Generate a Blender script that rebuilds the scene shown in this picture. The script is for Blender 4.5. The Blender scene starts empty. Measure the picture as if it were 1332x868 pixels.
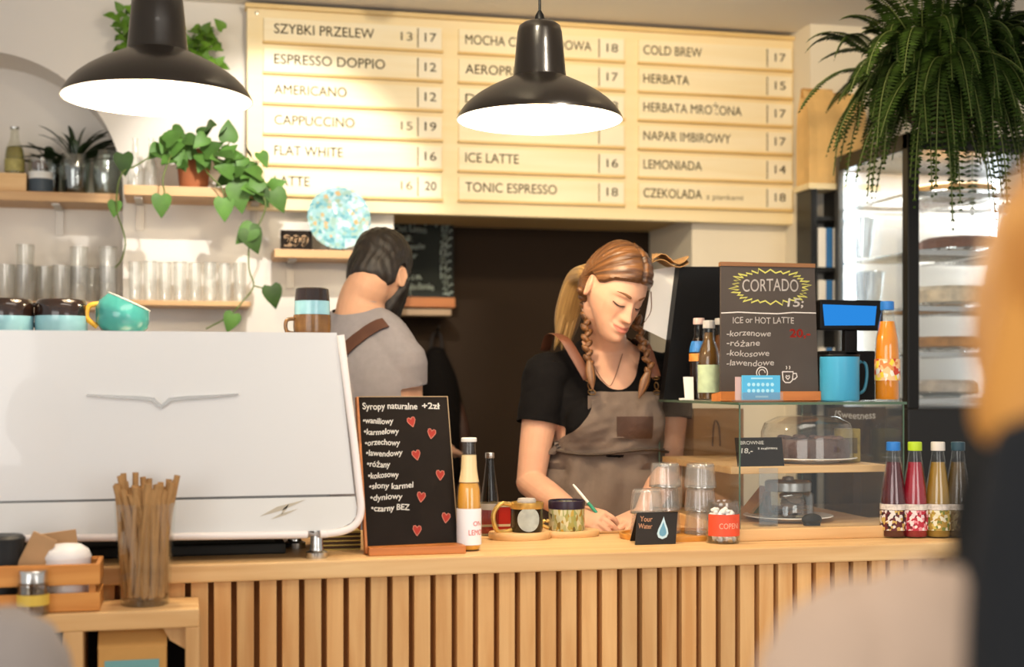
import bpy, bmesh, math, random
import numpy as np
from mathutils import Vector, Matrix, noise
from mathutils.bvhtree import BVHTree
random.seed(7)
C = bpy.context.scene.collection
SC = bpy.context.scene

# ------------------------------------------------------------------ camera
F = 1800.0                      # focal length in pixels of the 1332 px wide frame
TH = math.atan(F / 7647.0)      # the camera is turned this far to the right of the wall's normal
CT, ST = math.cos(TH), math.sin(TH)
CH = 1.36                       # camera height
HZ = 497.0                      # horizon row
ZC = CH - 0.36                  # worktop height

cam = bpy.data.cameras.new('camera')
cam.sensor_width = 36.0
cam.lens = F / 1332.0 * 36.0
cam.shift_y = (HZ - 434.0) / 1332.0
cam.clip_start = 0.05
cam.dof.use_dof = True
cam.dof.focus_distance = 3.2
cam.dof.aperture_fstop = 2.0
camo = bpy.data.objects.new('camera', cam)
C.objects.link(camo)
camo.location = (0, 0, CH)
camo.rotation_euler = (math.pi/2, 0, -TH)
SC.camera = camo

# ------------------------------------------------------------------ light
SC.view_settings.view_transform = 'Standard'
SC.view_settings.look = 'None'
SC.view_settings.gamma = 1.0
SC.view_settings.use_curve_mapping = False
SC.view_settings.exposure = 0.0
w = bpy.data.worlds.new('world'); SC.world = w; w.use_nodes = True
w.node_tree.nodes['Background'].inputs[0].default_value = (1.0, 0.965, 0.93, 1)
w.node_tree.nodes['Background'].inputs[1].default_value = 0.62

def lamp(kind, name, loc, target, power, col, size=0.1, sy=None, spot=60, blend=.6):
    l = bpy.data.lights.new(name, kind); l.energy = power; l.color = col
    if kind == 'AREA':
        l.shape = 'RECTANGLE'; l.size = size; l.size_y = sy or size
    else:
        l.shadow_soft_size = size
    if kind == 'SPOT':
        l.spot_size = math.radians(spot); l.spot_blend = blend
    o = bpy.data.objects.new(name, l); C.objects.link(o); o.location = loc
    d = Vector(target) - Vector(loc)
    if d.length > 0: o.rotation_euler = d.to_track_quat('-Z', 'Y').to_euler()
    return o
lamp('AREA', 'window_daylight', (-1.8, -1.0, 1.4), (0.4, 3.6, 2.0), 58, (1.0, 0.975, 0.945), 2.4, 2.2)
lamp('AREA', 'street_daylight', (1.85, -1.0, 1.4), (1.0, 3.4, 2.0), 30, (1.0, 0.96, 0.92), 1.4, 1.8)
lamp('SPOT', 'track_spot_menu', (0.55, 2.6, 2.5), (0.85, 4.45, 2.15), 42, (1.0, 0.86, 0.62), 0.06, spot=85, blend=.8)
lamp('SPOT', 'track_spot_menu_end', (1.35, 2.7, 2.5), (1.75, 4.45, 2.1), 50, (1.0, 0.78, 0.48), 0.06, spot=75, blend=.8)
lamp('SPOT', 'track_spot_shelves', (0.27, 3.2, 2.5), (0.27, 4.5, 1.86), 85, (1.0, 0.95, 0.87), 0.015, spot=48, blend=.45)
lamp('AREA', 'floor_bounce_fill', (0.6, 1.5, 2.55), (0.6, 1.5, 0), 16, (1.0, 0.93, 0.84), 1.6, .6)  # added overhead fill: lights the floor so its bounce lifts the ceiling
lamp('SPOT', 'track_spot_bar', (1.0, 2.2, 2.5), (0.95, 3.2, 1.1), 40, (1.0, 0.86, 0.68), 0.08, spot=80, blend=.8)

# ------------------------------------------------------------------ picture <-> place
def dep(p):                                    # depth along the lens axis
    return p[0]*ST + p[1]*CT
def P(px, py, Y):                              # point of the wall-parallel plane Y seen at that pixel
    u = (px - 666.0)/F
    t = Y/(CT - ST*u)
    return Vector((t*(ST + CT*u), Y, CH + (HZ - py)/F*t))
def on(px, py, z=ZC):                          # point of the level plane z seen at that pixel
    t = (z - CH)*F/(HZ - py)
    u = (px - 666.0)/F
    return Vector((t*(ST + CT*u), t*(CT - ST*u), z))
def PX(px, Y): return P(px, HZ, Y).x
def PZ(px, py, Y): return P(px, py, Y).z
def at(px, Y, z=ZC):
    p = P(px, HZ, Y); p.z = z; return p
def sc(p): return dep(p)/F                     # metres per pixel there

# ------------------------------------------------------------------ materials
def lin(h):
    if isinstance(h, str):
        h = h.lstrip('#'); h = [int(h[i:i+2], 16)/255 for i in (0, 2, 4)]
        return [(c/12.92 if c <= .04045 else ((c+.055)/1.055)**2.4) for c in h] + [1]
    return list(h) + [1]
def nd(nt, typ, **kw):
    n = nt.nodes.new(typ)
    for k, v in kw.items(): setattr(n, k, v)
    return n
MATS = {}
def mat(name, col, rough=.5, metal=0, var=0, vscale=8, bump=0, bscale=60, trans=0, sss=0, coat=0, emit=None, estr=0, alpha=1, spec=.5, ior=1.45, island=0, stretch=(1,1,1), attr=None):
    if name in MATS: return MATS[name]
    m = bpy.data.materials.new(name); m.use_nodes = True; nt = m.node_tree
    b = nt.nodes['Principled BSDF']
    b.inputs['Base Color'].default_value = lin(col)
    b.inputs['Roughness'].default_value = rough
    b.inputs['Metallic'].default_value = metal
    b.inputs['Transmission Weight'].default_value = trans
    b.inputs['Specular IOR Level'].default_value = spec
    b.inputs['IOR'].default_value = ior
    b.inputs['Coat Weight'].default_value = coat
    b.inputs['Alpha'].default_value = alpha
    if sss:
        b.inputs['Subsurface Weight'].default_value = sss
        b.inputs['Subsurface Radius'].default_value = (.012, .005, .003)
    if emit:
        b.inputs['Emission Color'].default_value = lin(emit); b.inputs['Emission Strength'].default_value = estr
    tc = nd(nt, 'ShaderNodeTexCoord'); mp = nd(nt, 'ShaderNodeMapping'); mp.inputs['Scale'].default_value = stretch
    nt.links.new(tc.outputs['Object'], mp.inputs['Vector'])
    src = None
    if attr:
        a = nd(nt, 'ShaderNodeAttribute', attribute_name=attr); src = a.outputs['Color']
    if var:
        nz = nd(nt, 'ShaderNodeTexNoise'); nz.inputs['Scale'].default_value = vscale; nz.inputs['Detail'].default_value = 5
        nt.links.new(mp.outputs[0], nz.inputs['Vector'])
        hs = nd(nt, 'ShaderNodeMapRange'); hs.inputs[1].default_value = .3; hs.inputs[2].default_value = .7
        hs.inputs[3].default_value = 1-var; hs.inputs[4].default_value = 1+var
        nt.links.new(nz.outputs[0], hs.inputs[0])
        fac = hs.outputs[0]
        if island:
            g = nd(nt, 'ShaderNodeNewGeometry')
            mr = nd(nt, 'ShaderNodeMapRange'); mr.inputs[3].default_value = 1-island; mr.inputs[4].default_value = 1+island
            nt.links.new(g.outputs['Random Per Island'], mr.inputs[0])
            mu = nd(nt, 'ShaderNodeMath', operation='MULTIPLY'); nt.links.new(fac, mu.inputs[0]); nt.links.new(mr.outputs[0], mu.inputs[1]); fac = mu.outputs[0]
        vm = nd(nt, 'ShaderNodeVectorMath', operation='SCALE'); vm.inputs[0].default_value = lin(col)[:3]
        if src: nt.links.new(src, vm.inputs[0])
        nt.links.new(fac, vm.inputs['Scale']); src = vm.outputs[0]
    if src: nt.links.new(src, b.inputs['Base Color'])
    if bump:
        nb = nd(nt, 'ShaderNodeTexNoise'); nb.inputs['Scale'].default_value = bscale; nb.inputs['Detail'].default_value = 3
        nt.links.new(mp.outputs[0], nb.inputs['Vector'])
        bp = nd(nt, 'ShaderNodeBump'); bp.inputs['Strength'].default_value = bump; bp.inputs['Distance'].default_value = .01
        nt.links.new(nb.outputs[0], bp.inputs['Height']); nt.links.new(bp.outputs[0], b.inputs['Normal'])
    MATS[name] = m
    return m
def wood(name, c1, c2, axis='x', rough=.45, island=0, scale=1.0, coat=0):
    if name in MATS: return MATS[name]
    m = bpy.data.materials.new(name); m.use_nodes = True; nt = m.node_tree
    b = nt.nodes['Principled BSDF']; b.inputs['Roughness'].default_value = rough; b.inputs['Coat Weight'].default_value = coat
    tc = nd(nt, 'ShaderNodeTexCoord'); mp = nd(nt, 'ShaderNodeMapping')
    s = {'x': (1.2, 16, 16), 'y': (16, 1.2, 16), 'z': (16, 16, 1.2)}[axis]
    mp.inputs['Scale'].default_value = [v*scale for v in s]
    nt.links.new(tc.outputs['Object'], mp.inputs['Vector'])
    vec = mp.outputs[0]
    if island:
        g = nd(nt, 'ShaderNodeNewGeometry')
        sx = nd(nt, 'ShaderNodeVectorMath', operation='ADD'); ml = nd(nt, 'ShaderNodeMath', operation='MULTIPLY'); ml.inputs[1].default_value = 37.0
        nt.links.new(g.outputs['Random Per Island'], ml.inputs[0]); nt.links.new(vec, sx.inputs[0]); nt.links.new(ml.outputs[0], sx.inputs[1]); vec = sx.outputs[0]
    n = nd(nt, 'ShaderNodeTexNoise'); n.inputs['Scale'].default_value = 1.6; n.inputs['Detail'].default_value = 6; n.inputs['Distortion'].default_value = .6
    nt.links.new(vec, n.inputs['Vector'])
    r = nd(nt, 'ShaderNodeValToRGB'); r.color_ramp.elements[0].position = .32; r.color_ramp.elements[1].position = .68
    r.color_ramp.elements[0].color = lin(c1); r.color_ramp.elements[1].color = lin(c2)
    nt.links.new(n.outputs[0], r.inputs[0]); col = r.outputs[0]
    if island:
        mr = nd(nt, 'ShaderNodeMapRange'); mr.inputs[3].default_value = 1-island; mr.inputs[4].default_value = 1+island
        nt.links.new(g.outputs['Random Per Island'], mr.inputs[0])
        vm = nd(nt, 'ShaderNodeVectorMath', operation='SCALE'); nt.links.new(col, vm.inputs[0]); nt.links.new(mr.outputs[0], vm.inputs['Scale']); col = vm.outputs[0]
    nt.links.new(col, b.inputs['Base Color'])
    bp = nd(nt, 'ShaderNodeBump'); bp.inputs['Strength'].default_value = .12; bp.inputs['Distance'].default_value = .004
    nt.links.new(n.outputs[0], bp.inputs['Height']); nt.links.new(bp.outputs[0], b.inputs['Normal'])
    MATS[name] = m; return m
def glass(name, tint=(.97, .98, .97), edge=.35, rough=.02, body=0.0, ecol=(.9, .93, .92), haze=0):
    """clear glass wall: see-through with mirror reflections that grow towards grazing angles"""
    if name in MATS: return MATS[name]
    m = bpy.data.materials.new(name); m.use_nodes = True; nt = m.node_tree; nt.nodes.clear()
    out = nd(nt, 'ShaderNodeOutputMaterial')
    tr = nd(nt, 'ShaderNodeBsdfTransparent'); tr.inputs[0].default_value = (*tint, 1)
    gl = nd(nt, 'ShaderNodeBsdfGlossy'); gl.inputs[0].default_value = (*ecol, 1); gl.inputs['Roughness'].default_value = rough
    lw = nd(nt, 'ShaderNodeLayerWeight'); lw.inputs['Blend'].default_value = .5
    pw = nd(nt, 'ShaderNodeMath', operation='POWER'); pw.inputs[1].default_value = 3.0
    nt.links.new(lw.outputs['Facing'], pw.inputs[0])
    mr = nd(nt, 'ShaderNodeMapRange'); mr.inputs[3].default_value = .04 + body; mr.inputs[4].default_value = edge
    nt.links.new(pw.outputs[0], mr.inputs[0])
    mx = nd(nt, 'ShaderNodeMixShader')
    nt.links.new(mr.outputs[0], mx.inputs[0]); nt.links.new(tr.outputs[0], mx.inputs[1]); nt.links.new(gl.outputs[0], mx.inputs[2])
    last = mx
    if haze:
        df = nd(nt, 'ShaderNodeBsdfDiffuse'); df.inputs[0].default_value = (.95, .95, .93, 1); mh = nd(nt, 'ShaderNodeMixShader'); mh.inputs[0].default_value = haze
        nt.links.new(mx.outputs[0], mh.inputs[1]); nt.links.new(df.outputs[0], mh.inputs[2]); last = mh
    nt.links.new(last.outputs[0], out.inputs['Surface'])
    MATS[name] = m; return m
def print_mat(name, base, cols, scale=60):
    if name in MATS: return MATS[name]
    m = mat(name, base, .5); nt = m.node_tree; bs = nt.nodes['Principled BSDF']
    tc = nd(nt, 'ShaderNodeTexCoord'); vo = nd(nt, 'ShaderNodeTexVoronoi'); vo.inputs['Scale'].default_value = scale; nt.links.new(tc.outputs['Object'], vo.inputs['Vector'])
    sp = nd(nt, 'ShaderNodeSeparateColor'); nt.links.new(vo.outputs['Color'], sp.inputs[0]); rp = nd(nt, 'ShaderNodeValToRGB'); rp.color_ramp.interpolation = 'CONSTANT'
    rp.color_ramp.elements[0].color = lin(base); rp.color_ramp.elements[1].position = .999; rp.color_ramp.elements[1].color = lin(base)
    for i, c_ in enumerate(cols): e = rp.color_ramp.elements.new(.42+.5*i/len(cols)); e.color = lin(c_)
    nt.links.new(sp.outputs[0], rp.inputs[0]); nt.links.new(rp.outputs[0], bs.inputs['Base Color']); return m
def emitter(name, col, s):
    m = bpy.data.materials.new(name); m.use_nodes = True; nt = m.node_tree; nt.nodes.clear()
    out = nd(nt, 'ShaderNodeOutputMaterial'); e = nd(nt, 'ShaderNodeEmission'); e.inputs[0].default_value = lin(col); e.inputs[1].default_value = s
    nt.links.new(e.outputs[0], out.inputs['Surface']); MATS[name] = m; return m

# ------------------------------------------------------------------ mesh builder
def catmull(pts, sub):
    pts = [np.array(p, float) for p in pts]
    if len(pts) < 3 or sub <= 1: return pts
    q = [2*pts[0]-pts[1]] + pts + [2*pts[-1]-pts[-2]]
    out = []
    for i in range(1, len(q)-2):
        a, b, c, d = q[i-1:i+3]
        for k in range(sub):
            t = k/sub
            out.append(.5*((2*b)+(c-a)*t+(2*a-5*b+4*c-d)*t*t+(3*b-a-3*c+d)*t**3))
    out.append(pts[-1]); return out
class MB:
    def __init__(s): s.v = []; s.f = []; s.m = []; s.s = []
    def add(s, vs, fs, mi=0, smooth=False):
        o = len(s.v); s.v += [tuple(v) for v in vs]
        for f in fs: s.f.append([i+o for i in f]); s.m.append(mi); s.s.append(smooth)
        return s
    def box(s, lo, hi, bevel=0, mi=0, R=None, c=None):
        lo, hi = Vector(lo), Vector(hi)
        bm = bmesh.new(); bmesh.ops.create_cube(bm, size=1)
        for v in bm.verts: v.co = Vector((lo[i]+(v.co[i]+.5)*(hi[i]-lo[i]) for i in range(3)))
        if bevel: bmesh.ops.bevel(bm, geom=list(bm.edges), offset=bevel, segments=2, affect='EDGES', profile=.6)
        if R is not None:
            c = Vector(c) if c is not None else (lo+hi)/2
            for v in bm.verts: v.co = c + R @ (v.co-c)
        bm.verts.index_update()
        s.add([v.co[:] for v in bm.verts], [[v.index for v in f.verts] for f in bm.faces], mi, False); bm.free(); return s
    def lathe(s, prof, seg=32, c=(0,0,0), mi=0, smooth=True, R=None, rib=None):
        vs = []; fs = []; n = len(prof); c = Vector(c)
        for r, z in prof:
            for k in range(seg):
                a = 2*math.pi*k/seg; rr = max(r, 1e-5)
                if rib: rr *= 1 + rib(a, z)
                p = Vector((rr*math.cos(a), rr*math.sin(a), z))
                vs.append(c + (R @ p if R is not None else p))
        for i in range(n-1):
            for k in range(seg):
                k2 = (k+1) % seg
                fs.append([i*seg+k, i*seg+k2, (i+1)*seg+k2, (i+1)*seg+k])
        if prof[0][0] > 1e-4: fs.append(list(range(seg-1, -1, -1)))
        if prof[-1][0] > 1e-4: fs.append([(n-1)*seg+k for k in range(seg)])
        return s.add(vs, fs, mi, smooth)
    def shell(s, prof, t, seg=32, c=(0,0,0), mi=0, R=None, rib=None):      # open vessel: wall of thickness t
        inner = [(max(r-t, 0), z + (t if i == 0 else 0)) for i, (r, z) in enumerate(prof)]
        return s.lathe([(0, prof[0][1])] + prof + inner[::-1] + [(0, inner[0][1])], seg, c, mi, True, R, rib)
    def tube(s, pts, rad, seg=10, sub=4, mi=0, closed=False):
        return s.limb(pts, rad if isinstance(rad, (list, tuple)) else [rad]*len(pts), seg=seg, sub=sub, mi=mi, cap=False)
    def limb(s, pts, rad, side=(1, 0, 0), seg=18, sub=6, mi=0, cap=True):
        rr = [np.array((r, r) if not isinstance(r, (tuple, list)) else r, float) for r in rad]
        p = catmull(pts, sub); r = catmull(rr, sub)
        if len(p) < 2: return s
        side = np.array(side, float)
        rings = []; n = len(p)
        for i in range(n):
            t = p[min(i+1, n-1)] - p[max(i-1, 0)]; t = t/(np.linalg.norm(t)+1e-9)
            a = side - t*np.dot(side, t)
            if np.linalg.norm(a) < 1e-3: a = np.array((0, 1., 0)) - t*t[1]
            a /= np.linalg.norm(a); b = np.cross(t, a)
            rings.append((p[i], a, b, r[i], t))
        if cap:
            def cp(ring, sg):
                q, a, b, rad, t = ring; out = []
                for k in (1, 2, 3):
                    an = k*math.pi/2/3.3
                    out.append((q+sg*t*min(rad)*math.sin(an), a, b, rad*math.cos(an), t))
                return out
            rings = cp(rings[0], -1)[::-1] + rings + cp(rings[-1], 1)
        vs = []; fs = []
        for q, a, b, rad, t in rings:
            for k in range(seg):
                an = 2*math.pi*k/seg
                vs.append(q + a*rad[0]*math.cos(an) + b*rad[1]*math.sin(an))
        for i in range(len(rings)-1):
            for k in range(seg):
                k2 = (k+1) % seg
                fs.append([i*seg+k, i*seg+k2, (i+1)*seg+k2, (i+1)*seg+k])
        fs.append(list(range(seg-1, -1, -1))); fs.append([(len(rings)-1)*seg+k for k in range(seg)])
        return s.add(vs, fs, mi, True)
    def ell(s, c, r, R=None, seg=24, rings=16, mi=0):
        prof = [(math.sin(math.pi*i/rings), -math.cos(math.pi*i/rings)) for i in range(rings+1)]
        S = Matrix.Diagonal(Vector(r)); M = (R @ S) if R is not None else S
        return s.lathe(prof, seg, c, mi, True, M)
    def prism(s, poly, fn, d, mi=0):                 # polygon (x, z) carried by fn(x, z, depth)
        n = len(poly)
        vs = [fn(x, z, 0) for x, z in poly] + [fn(x, z, d) for x, z in poly]
        fs = [list(range(n)), list(range(2*n-1, n-1, -1))] + [[i, i+n, (i+1) % n+n, (i+1) % n] for i in range(n)]
        return s.add(vs, fs, mi, False)
    def sheet(s, grid, t=0, mi=0, smooth=True):       # grid[i][j] of points; thickness t along the normals
        h, wd = len(grid), len(grid[0]); g = [Vector(p) for r in grid for p in r]
        fs = [[i*wd+j, i*wd+j+1, (i+1)*wd+j+1, (i+1)*wd+j] for i in range(h-1) for j in range(wd-1)]
        if not t: return s.add(g, fs, mi, smooth)
        bm = bmesh.new(); vv = [bm.verts.new(p) for p in g]
        for f in fs: bm.faces.new([vv[i] for i in f])
        bm.normal_update()
        g2 = [v.co - v.normal*t for v in vv]; bm.free()
        n = len(g)
        rim = [j for j in range(wd)] + [i*wd+wd-1 for i in range(1, h)] + [(h-1)*wd+j for j in range(wd-2, -1, -1)] + [i*wd for i in range(h-2, 0, -1)]
        f2 = [[i+n for i in f[::-1]] for f in fs] + [[a, a+n, b+n, b] for a, b in zip(rim, rim[1:]+rim[:1])]
        return s.add(g+g2, fs+f2, mi, smooth)
    def mesh(s, name, mats):
        me = bpy.data.meshes.new(name); me.from_pydata(s.v, [], s.f)
        for m in (mats if isinstance(mats, (list, tuple)) else [mats]): me.materials.append(m)
        if s.f:
            me.polygons.foreach_set('material_index', s.m); me.polygons.foreach_set('use_smooth', s.s)
        bm = bmesh.new(); bm.from_mesh(me); bmesh.ops.recalc_face_normals(bm, faces=bm.faces); bm.to_mesh(me); bm.free()
        if any(s.s): me.set_sharp_from_angle(angle=math.radians(42))
        return me
    def build(s, name, mats, parent=None, recalc=True):
        if parent is not None:
            o = root_loc(parent); s.v = [(v[0]-o[0], v[1]-o[1], v[2]-o[2]) for v in s.v]
        return link(name, s.mesh(name, mats), parent)
def root_loc(o):
    v = Vector((0, 0, 0))
    while o is not None: v += o.location; o = o.parent
    return v
def link(name, me, parent=None):
    o = bpy.data.objects.new(name, me); C.objects.link(o)
    if parent is not None: o.parent = parent
    return o
def tag(o, label, cat, group=None, kind=None):
    if label: o['label'] = label
    if cat: o['category'] = cat
    if group: o['group'] = group
    if kind: o['kind'] = kind
    return o
def thing(name, label, cat, loc=(0, 0, 0), group=None):
    o = bpy.data.objects.new(name, None); C.objects.link(o); o.location = loc; o.empty_display_size = .05
    return tag(o, label, cat, group)
def struct(o):
    o['kind'] = 'structure'; return o
def kids(o): return [c for c in bpy.data.objects if c.parent == o]
def dup(root, loc, rz=0, label=None, group=None, s=1.0):
    r = root.copy(); C.objects.link(r); r.location = loc; r.rotation_euler = (0, 0, rz); r.scale = (s, s, s)
    if label: r['label'] = label
    if group: r['group'] = group
    for ch in kids(root):
        c = ch.copy(); C.objects.link(c); c.parent = r
        for g in kids(ch):
            d = g.copy(); C.objects.link(d); d.parent = c
    return r
class Set:
    """first placing moves the thing itself, later ones copy it with its parts"""
    def __init__(s, root): s.root = root; s.used = False
    def put(s, loc, rz=0, label=None, group=None, scl=1.0):
        if not s.used:
            s.used = True; r = s.root; r.location = loc; r.rotation_euler = (0, 0, rz); r.scale = (scl,)*3
            if label: r['label'] = label
            if group: r['group'] = group
            return r
        return dup(s.root, loc, rz, label, group, scl)
TXT = {}
def text2d(t):
    if t in TXT: return TXT[t]
    cu = bpy.data.curves.new('txt', 'FONT'); cu.body = t; cu.size = 1; cu.resolution_u = 4
    o = bpy.data.objects.new('txt', cu); me = o.to_mesh()
    v = [(q.co.x, q.co.y) for q in me.vertices]; f = [list(p.vertices) for p in me.polygons]
    o.to_mesh_clear(); bpy.data.objects.remove(o); bpy.data.curves.remove(cu)
    TXT[t] = (v, f); return v, f
def write(mb, t, fn, x0, y0, h, wd=None, mi=0, align='l', wob=0, shear=0, bold=0):
    """letters of height h (capitals) from x0, baseline y0, carried to the surface by fn(x, y)"""
    v, f = text2d(t)
    if not v: return
    xs = [a for a, b in v]; x1, x2 = min(xs), max(xs)
    k = h/.70; kx = k if wd is None else wd/(x2-x1)
    W = (x2-x1)*kx; off = {'l': 0, 'c': -W/2, 'r': -W}[align]
    ph = random.uniform(0, 6)
    pts = []
    for a, b in v:
        X = (a-x1)*kx; Y = b*k
        pts.append(fn(x0+off+X+shear*Y, y0+Y+wob*h*math.sin(X/h*1.1+ph)))
    mb.add(pts, f, mi, False)
    if bold:
        for dx, dy in ((bold, 0), (0, bold), (-bold, 0), (0, -bold)):
            pts = []
            for a, b in v:
                X = (a-x1)*kx; Y = b*k
                pts.append(fn(x0+off+X+shear*Y+dx*h, y0+Y+wob*h*math.sin(X/h*1.1+ph)+dy*h))
            mb.add([Vector(p) for p in pts], f, mi, False)
def ribbon(mb, pts, wd, fn, mi=0):                    # chalk stroke through (x, y) points
    n = len(pts); L = []; R_ = []
    for i in range(n):
        a = Vector(pts[max(i-1, 0)]); b = Vector(pts[min(i+1, n-1)]); d = (b-a); d = d.normalized() if d.length else Vector((1, 0))
        nrm = Vector((-d.y, d.x))*wd/2; p = Vector(pts[i]); L.append(fn(*(p+nrm))); R_.append(fn(*(p-nrm)))
    mb.add(L+R_, [[i, i+1, n+i+1, n+i] for i in range(n-1)], mi)
def smooth01(x): x = np.clip(x, 0, 1); return x*x*(3-2*x)
def vox(mb, size, it=4, name='body'):
    me = mb.mesh('tmp', []); o = bpy.data.objects.new('tmp', me); C.objects.link(o)
    r = o.modifiers.new('r', 'REMESH'); r.mode = 'VOXEL'; r.voxel_size = size; r.use_smooth_shade = True
    if it:
        sm = o.modifiers.new('s', 'SMOOTH'); sm.iterations = it; sm.factor = .5
    dg = bpy.context.evaluated_depsgraph_get()
    out = bpy.data.meshes.new_from_object(o.evaluated_get(dg)); out.name = name
    bpy.data.objects.remove(o); bpy.data.meshes.remove(me)
    out.materials.clear()
    return out
def cut(me, keep):                                     # drop faces whose centre keep(c) refuses
    bm = bmesh.new(); bm.from_mesh(me)
    bmesh.ops.delete(bm, geom=[f for f in bm.faces if not keep(f.calc_center_median())], context='FACES')
    bm.to_mesh(me); bm.free(); return me
def smooth_edge(me, it=12):
    bm = bmesh.new(); bm.from_mesh(me); bl = [v for v in bm.verts if v.is_boundary]
    nb = {v: [e.other_vert(v) for e in v.link_edges if e.is_boundary] for v in bl}
    for _ in range(it):
        new = {v: v.co*.4 + sum((o.co for o in nb[v]), Vector())/len(nb[v])*.6 for v in bl if nb[v]}
        for v, c_ in new.items(): v.co = c_
    bm.to_mesh(me); bm.free(); return me
def put_mesh(name, me, m, parent):
    me.materials.clear(); me.materials.append(m)
    o = root_loc(parent); me.transform(Matrix.Translation(-o))
    return link(name, me, parent)
def RX(a): return Matrix.Rotation(a, 3, 'X')
def RY(a): return Matrix.Rotation(a, 3, 'Y')
def RZ(a): return Matrix.Rotation(a, 3, 'Z')
rad = math.radians

# common materials
WHITE = mat('white_plaster', '#e3ddd4', .9, var=.02, vscale=3, bump=.05, bscale=30)
OAK_X = wood('oak_along', '#d0a168', '#e3bd86', 'x', .5)
OAK_Z = wood('oak_slats', '#c68f52', '#deb176', 'z', .55, island=.13)
SHELF = wood('shelf_oak', '#b98f62', '#cfa877', 'x', .5)
DARKWOOD = wood('orange_wood', '#a8602a', '#c67c3c', 'x', .45)
PLY = wood('menu_birch', '#efd9a6', '#f3e0b4', 'x', .5)
BLACKPLAS = mat('black_plastic', '#0a0a0b', .45, spec=.25)
BLACKMET = mat('black_metal', '#15130f', .35, .3)
CHROME = mat('brushed_steel', '#c9c8c4', .25, 1)
BOARD = mat('chalkboard_black', '#221c18', .85, var=.12, vscale=14, spec=.15)
CHALK = mat('white_chalk', '#f3efe6', .95)
GLASS = glass('clear_glass')
PANE = glass('pane_glass', (.98, .985, .98), .5)
KRAFT = mat('kraft_paper', '#b58a58', .85, var=.08, vscale=20, bump=.15, bscale=40)
PAPER = mat('white_paper', '#efece4', .8)
CREAM = mat('white_ceramic', '#f0ece4', .25, coat=.3)
# ================================================================== the setting
ZCEIL = 2.565
b = MB(); b.box((-2.6, -3.0, -.1), (4.2, 5.1, 0)); struct(b.build('floor', mat('floor_boards', '#b5a48e', .5, var=.15, vscale=4)))
b = MB(); b.box((-2.6, .2, ZCEIL), (4.2, 5.1, ZCEIL+.1)); struct(b.build('ceiling', mat('ceiling_paint', '#ebe5db', .9)))
YW = 4.5; YN = 4.74; YD = 4.95
XE = PX(512, YW); XR = PX(900, YW)
ncx = PX(-22, YW); nr = PX(160, YW) - ncx; nz = PZ(-22, 241, YW)
b = MB()
arc = [(ncx + nr*math.cos(a), nz + nr*math.sin(a)) for a in [math.pi*i/40 for i in range(41)]]
def wq(p, q, r, s_): b.add([p, q, r, s_], [[0, 1, 2, 3]])
for (x1, z1), (x2, z2) in zip(arc, arc[1:]):
    wq((x1, YW, z1), (x2, YW, z2), (x2, YW, ZCEIL), (x1, YW, ZCEIL))
    wq((x1, YW, z1), (x1, YN, z1), (x2, YN, z2), (x2, YW, z2))
NB = .9
for x in (ncx-nr, ncx+nr): wq((x, YW, NB), (x, YN, NB), (x, YN, nz), (x, YW, nz))
wq((ncx+nr, YW, 0), (XE, YW, 0), (XE, YW, ZCEIL), (ncx+nr, YW, ZCEIL))
wq((-2.5, YW, 0), (ncx-nr, YW, 0), (ncx-nr, YW, ZCEIL), (-2.5, YW, ZCEIL))
wq((ncx-nr, YW, 0), (ncx+nr, YW, 0), (ncx+nr, YW, NB), (ncx-nr, YW, NB))
wq((ncx-nr, YW, NB), (ncx+nr, YW, NB), (ncx+nr, YN, NB), (ncx-nr, YN, NB))
wq((ncx-nr, YN, NB), (ncx+nr, YN, NB), (ncx+nr, YN, nz+nr), (ncx-nr, YN, nz+nr))
wq((XE, YW, 0), (XE, YD, 0), (XE, YD, ZCEIL), (XE, YW, ZCEIL))
struct(b.build('wall_back', WHITE))
b = MB(); b.box((XE-.3, YD, 0), (XR+.5, YD+.06, ZCEIL))
struct(b.build('wall_passage', mat('charcoal_paint', '#362b22', .9, spec=.1, var=.06, vscale=2)))
XP = PX(1054, 4.3)
b = MB(); b.box((XR, YW, 0), (XP+.3, YD, ZCEIL)); b.box((XP, 4.3, 0), (4.1, YD, ZCEIL)); struct(b.build('wall_corner', mat('cream_plaster', '#e8dec9', .9, var=.02, vscale=3)))
b = MB(); b.box((XE, YW-.02, 1.925), (XR+.02, YD, ZCEIL)); struct(b.build('trim_1', mat('header_plywood', '#cdb17c', .6, var=.05, vscale=6, stretch=(.3, 4, 4))))

# ================================================================== bar counter
XL, XRR = -1.15, 2.35
c = thing('bar_counter', 'long bar counter faced with vertical oak slats below the worktop', 'counter', (0.6, 2.8, 0))
b = MB(); b.box((XL, 2.845, .0), (XRR, 3.33, ZC-.037)); b.build('carcass', mat('counter_backing', '#96622f', .7), c)
b = MB(); x = XL; pitch = .0447
x = PX(218, 2.815) - 30*pitch
while x < XRR-.03:
    if x > XL: b.box((x, 2.812, .02), (x+.0335, 2.846, ZC-.038), .0015)
    x += pitch
b.build('slat_front', OAK_Z, c)
b = MB(); b.box((XL, 2.80, ZC-.037), (XRR, 3.36, ZC), .004)
tag(b.build('worktop', OAK_X), 'pale oak worktop running along the whole bar counter', 'worktop')

# ================================================================== espresso machine
YM = 2.83
m = thing('espresso_machine', 'wide white espresso machine seen from its smooth back panel', 'espresso machine', at(230, 3.0))
MW = mat('machine_white', '#dbdbda', .22, coat=.4)
MB2 = mat('machine_marble', '#dfdfdc', .15, var=.03, vscale=4, coat=.5)
xl = -.52
def Mp(px, py, Y=YM): p = P(px, py, Y); return (p.x, p.z)
tr = Mp(438, 433); sr = Mp(462, 646); sl_z = Mp(20, 655)[1]
def corner(cx_, r_, n=10): pass
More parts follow.
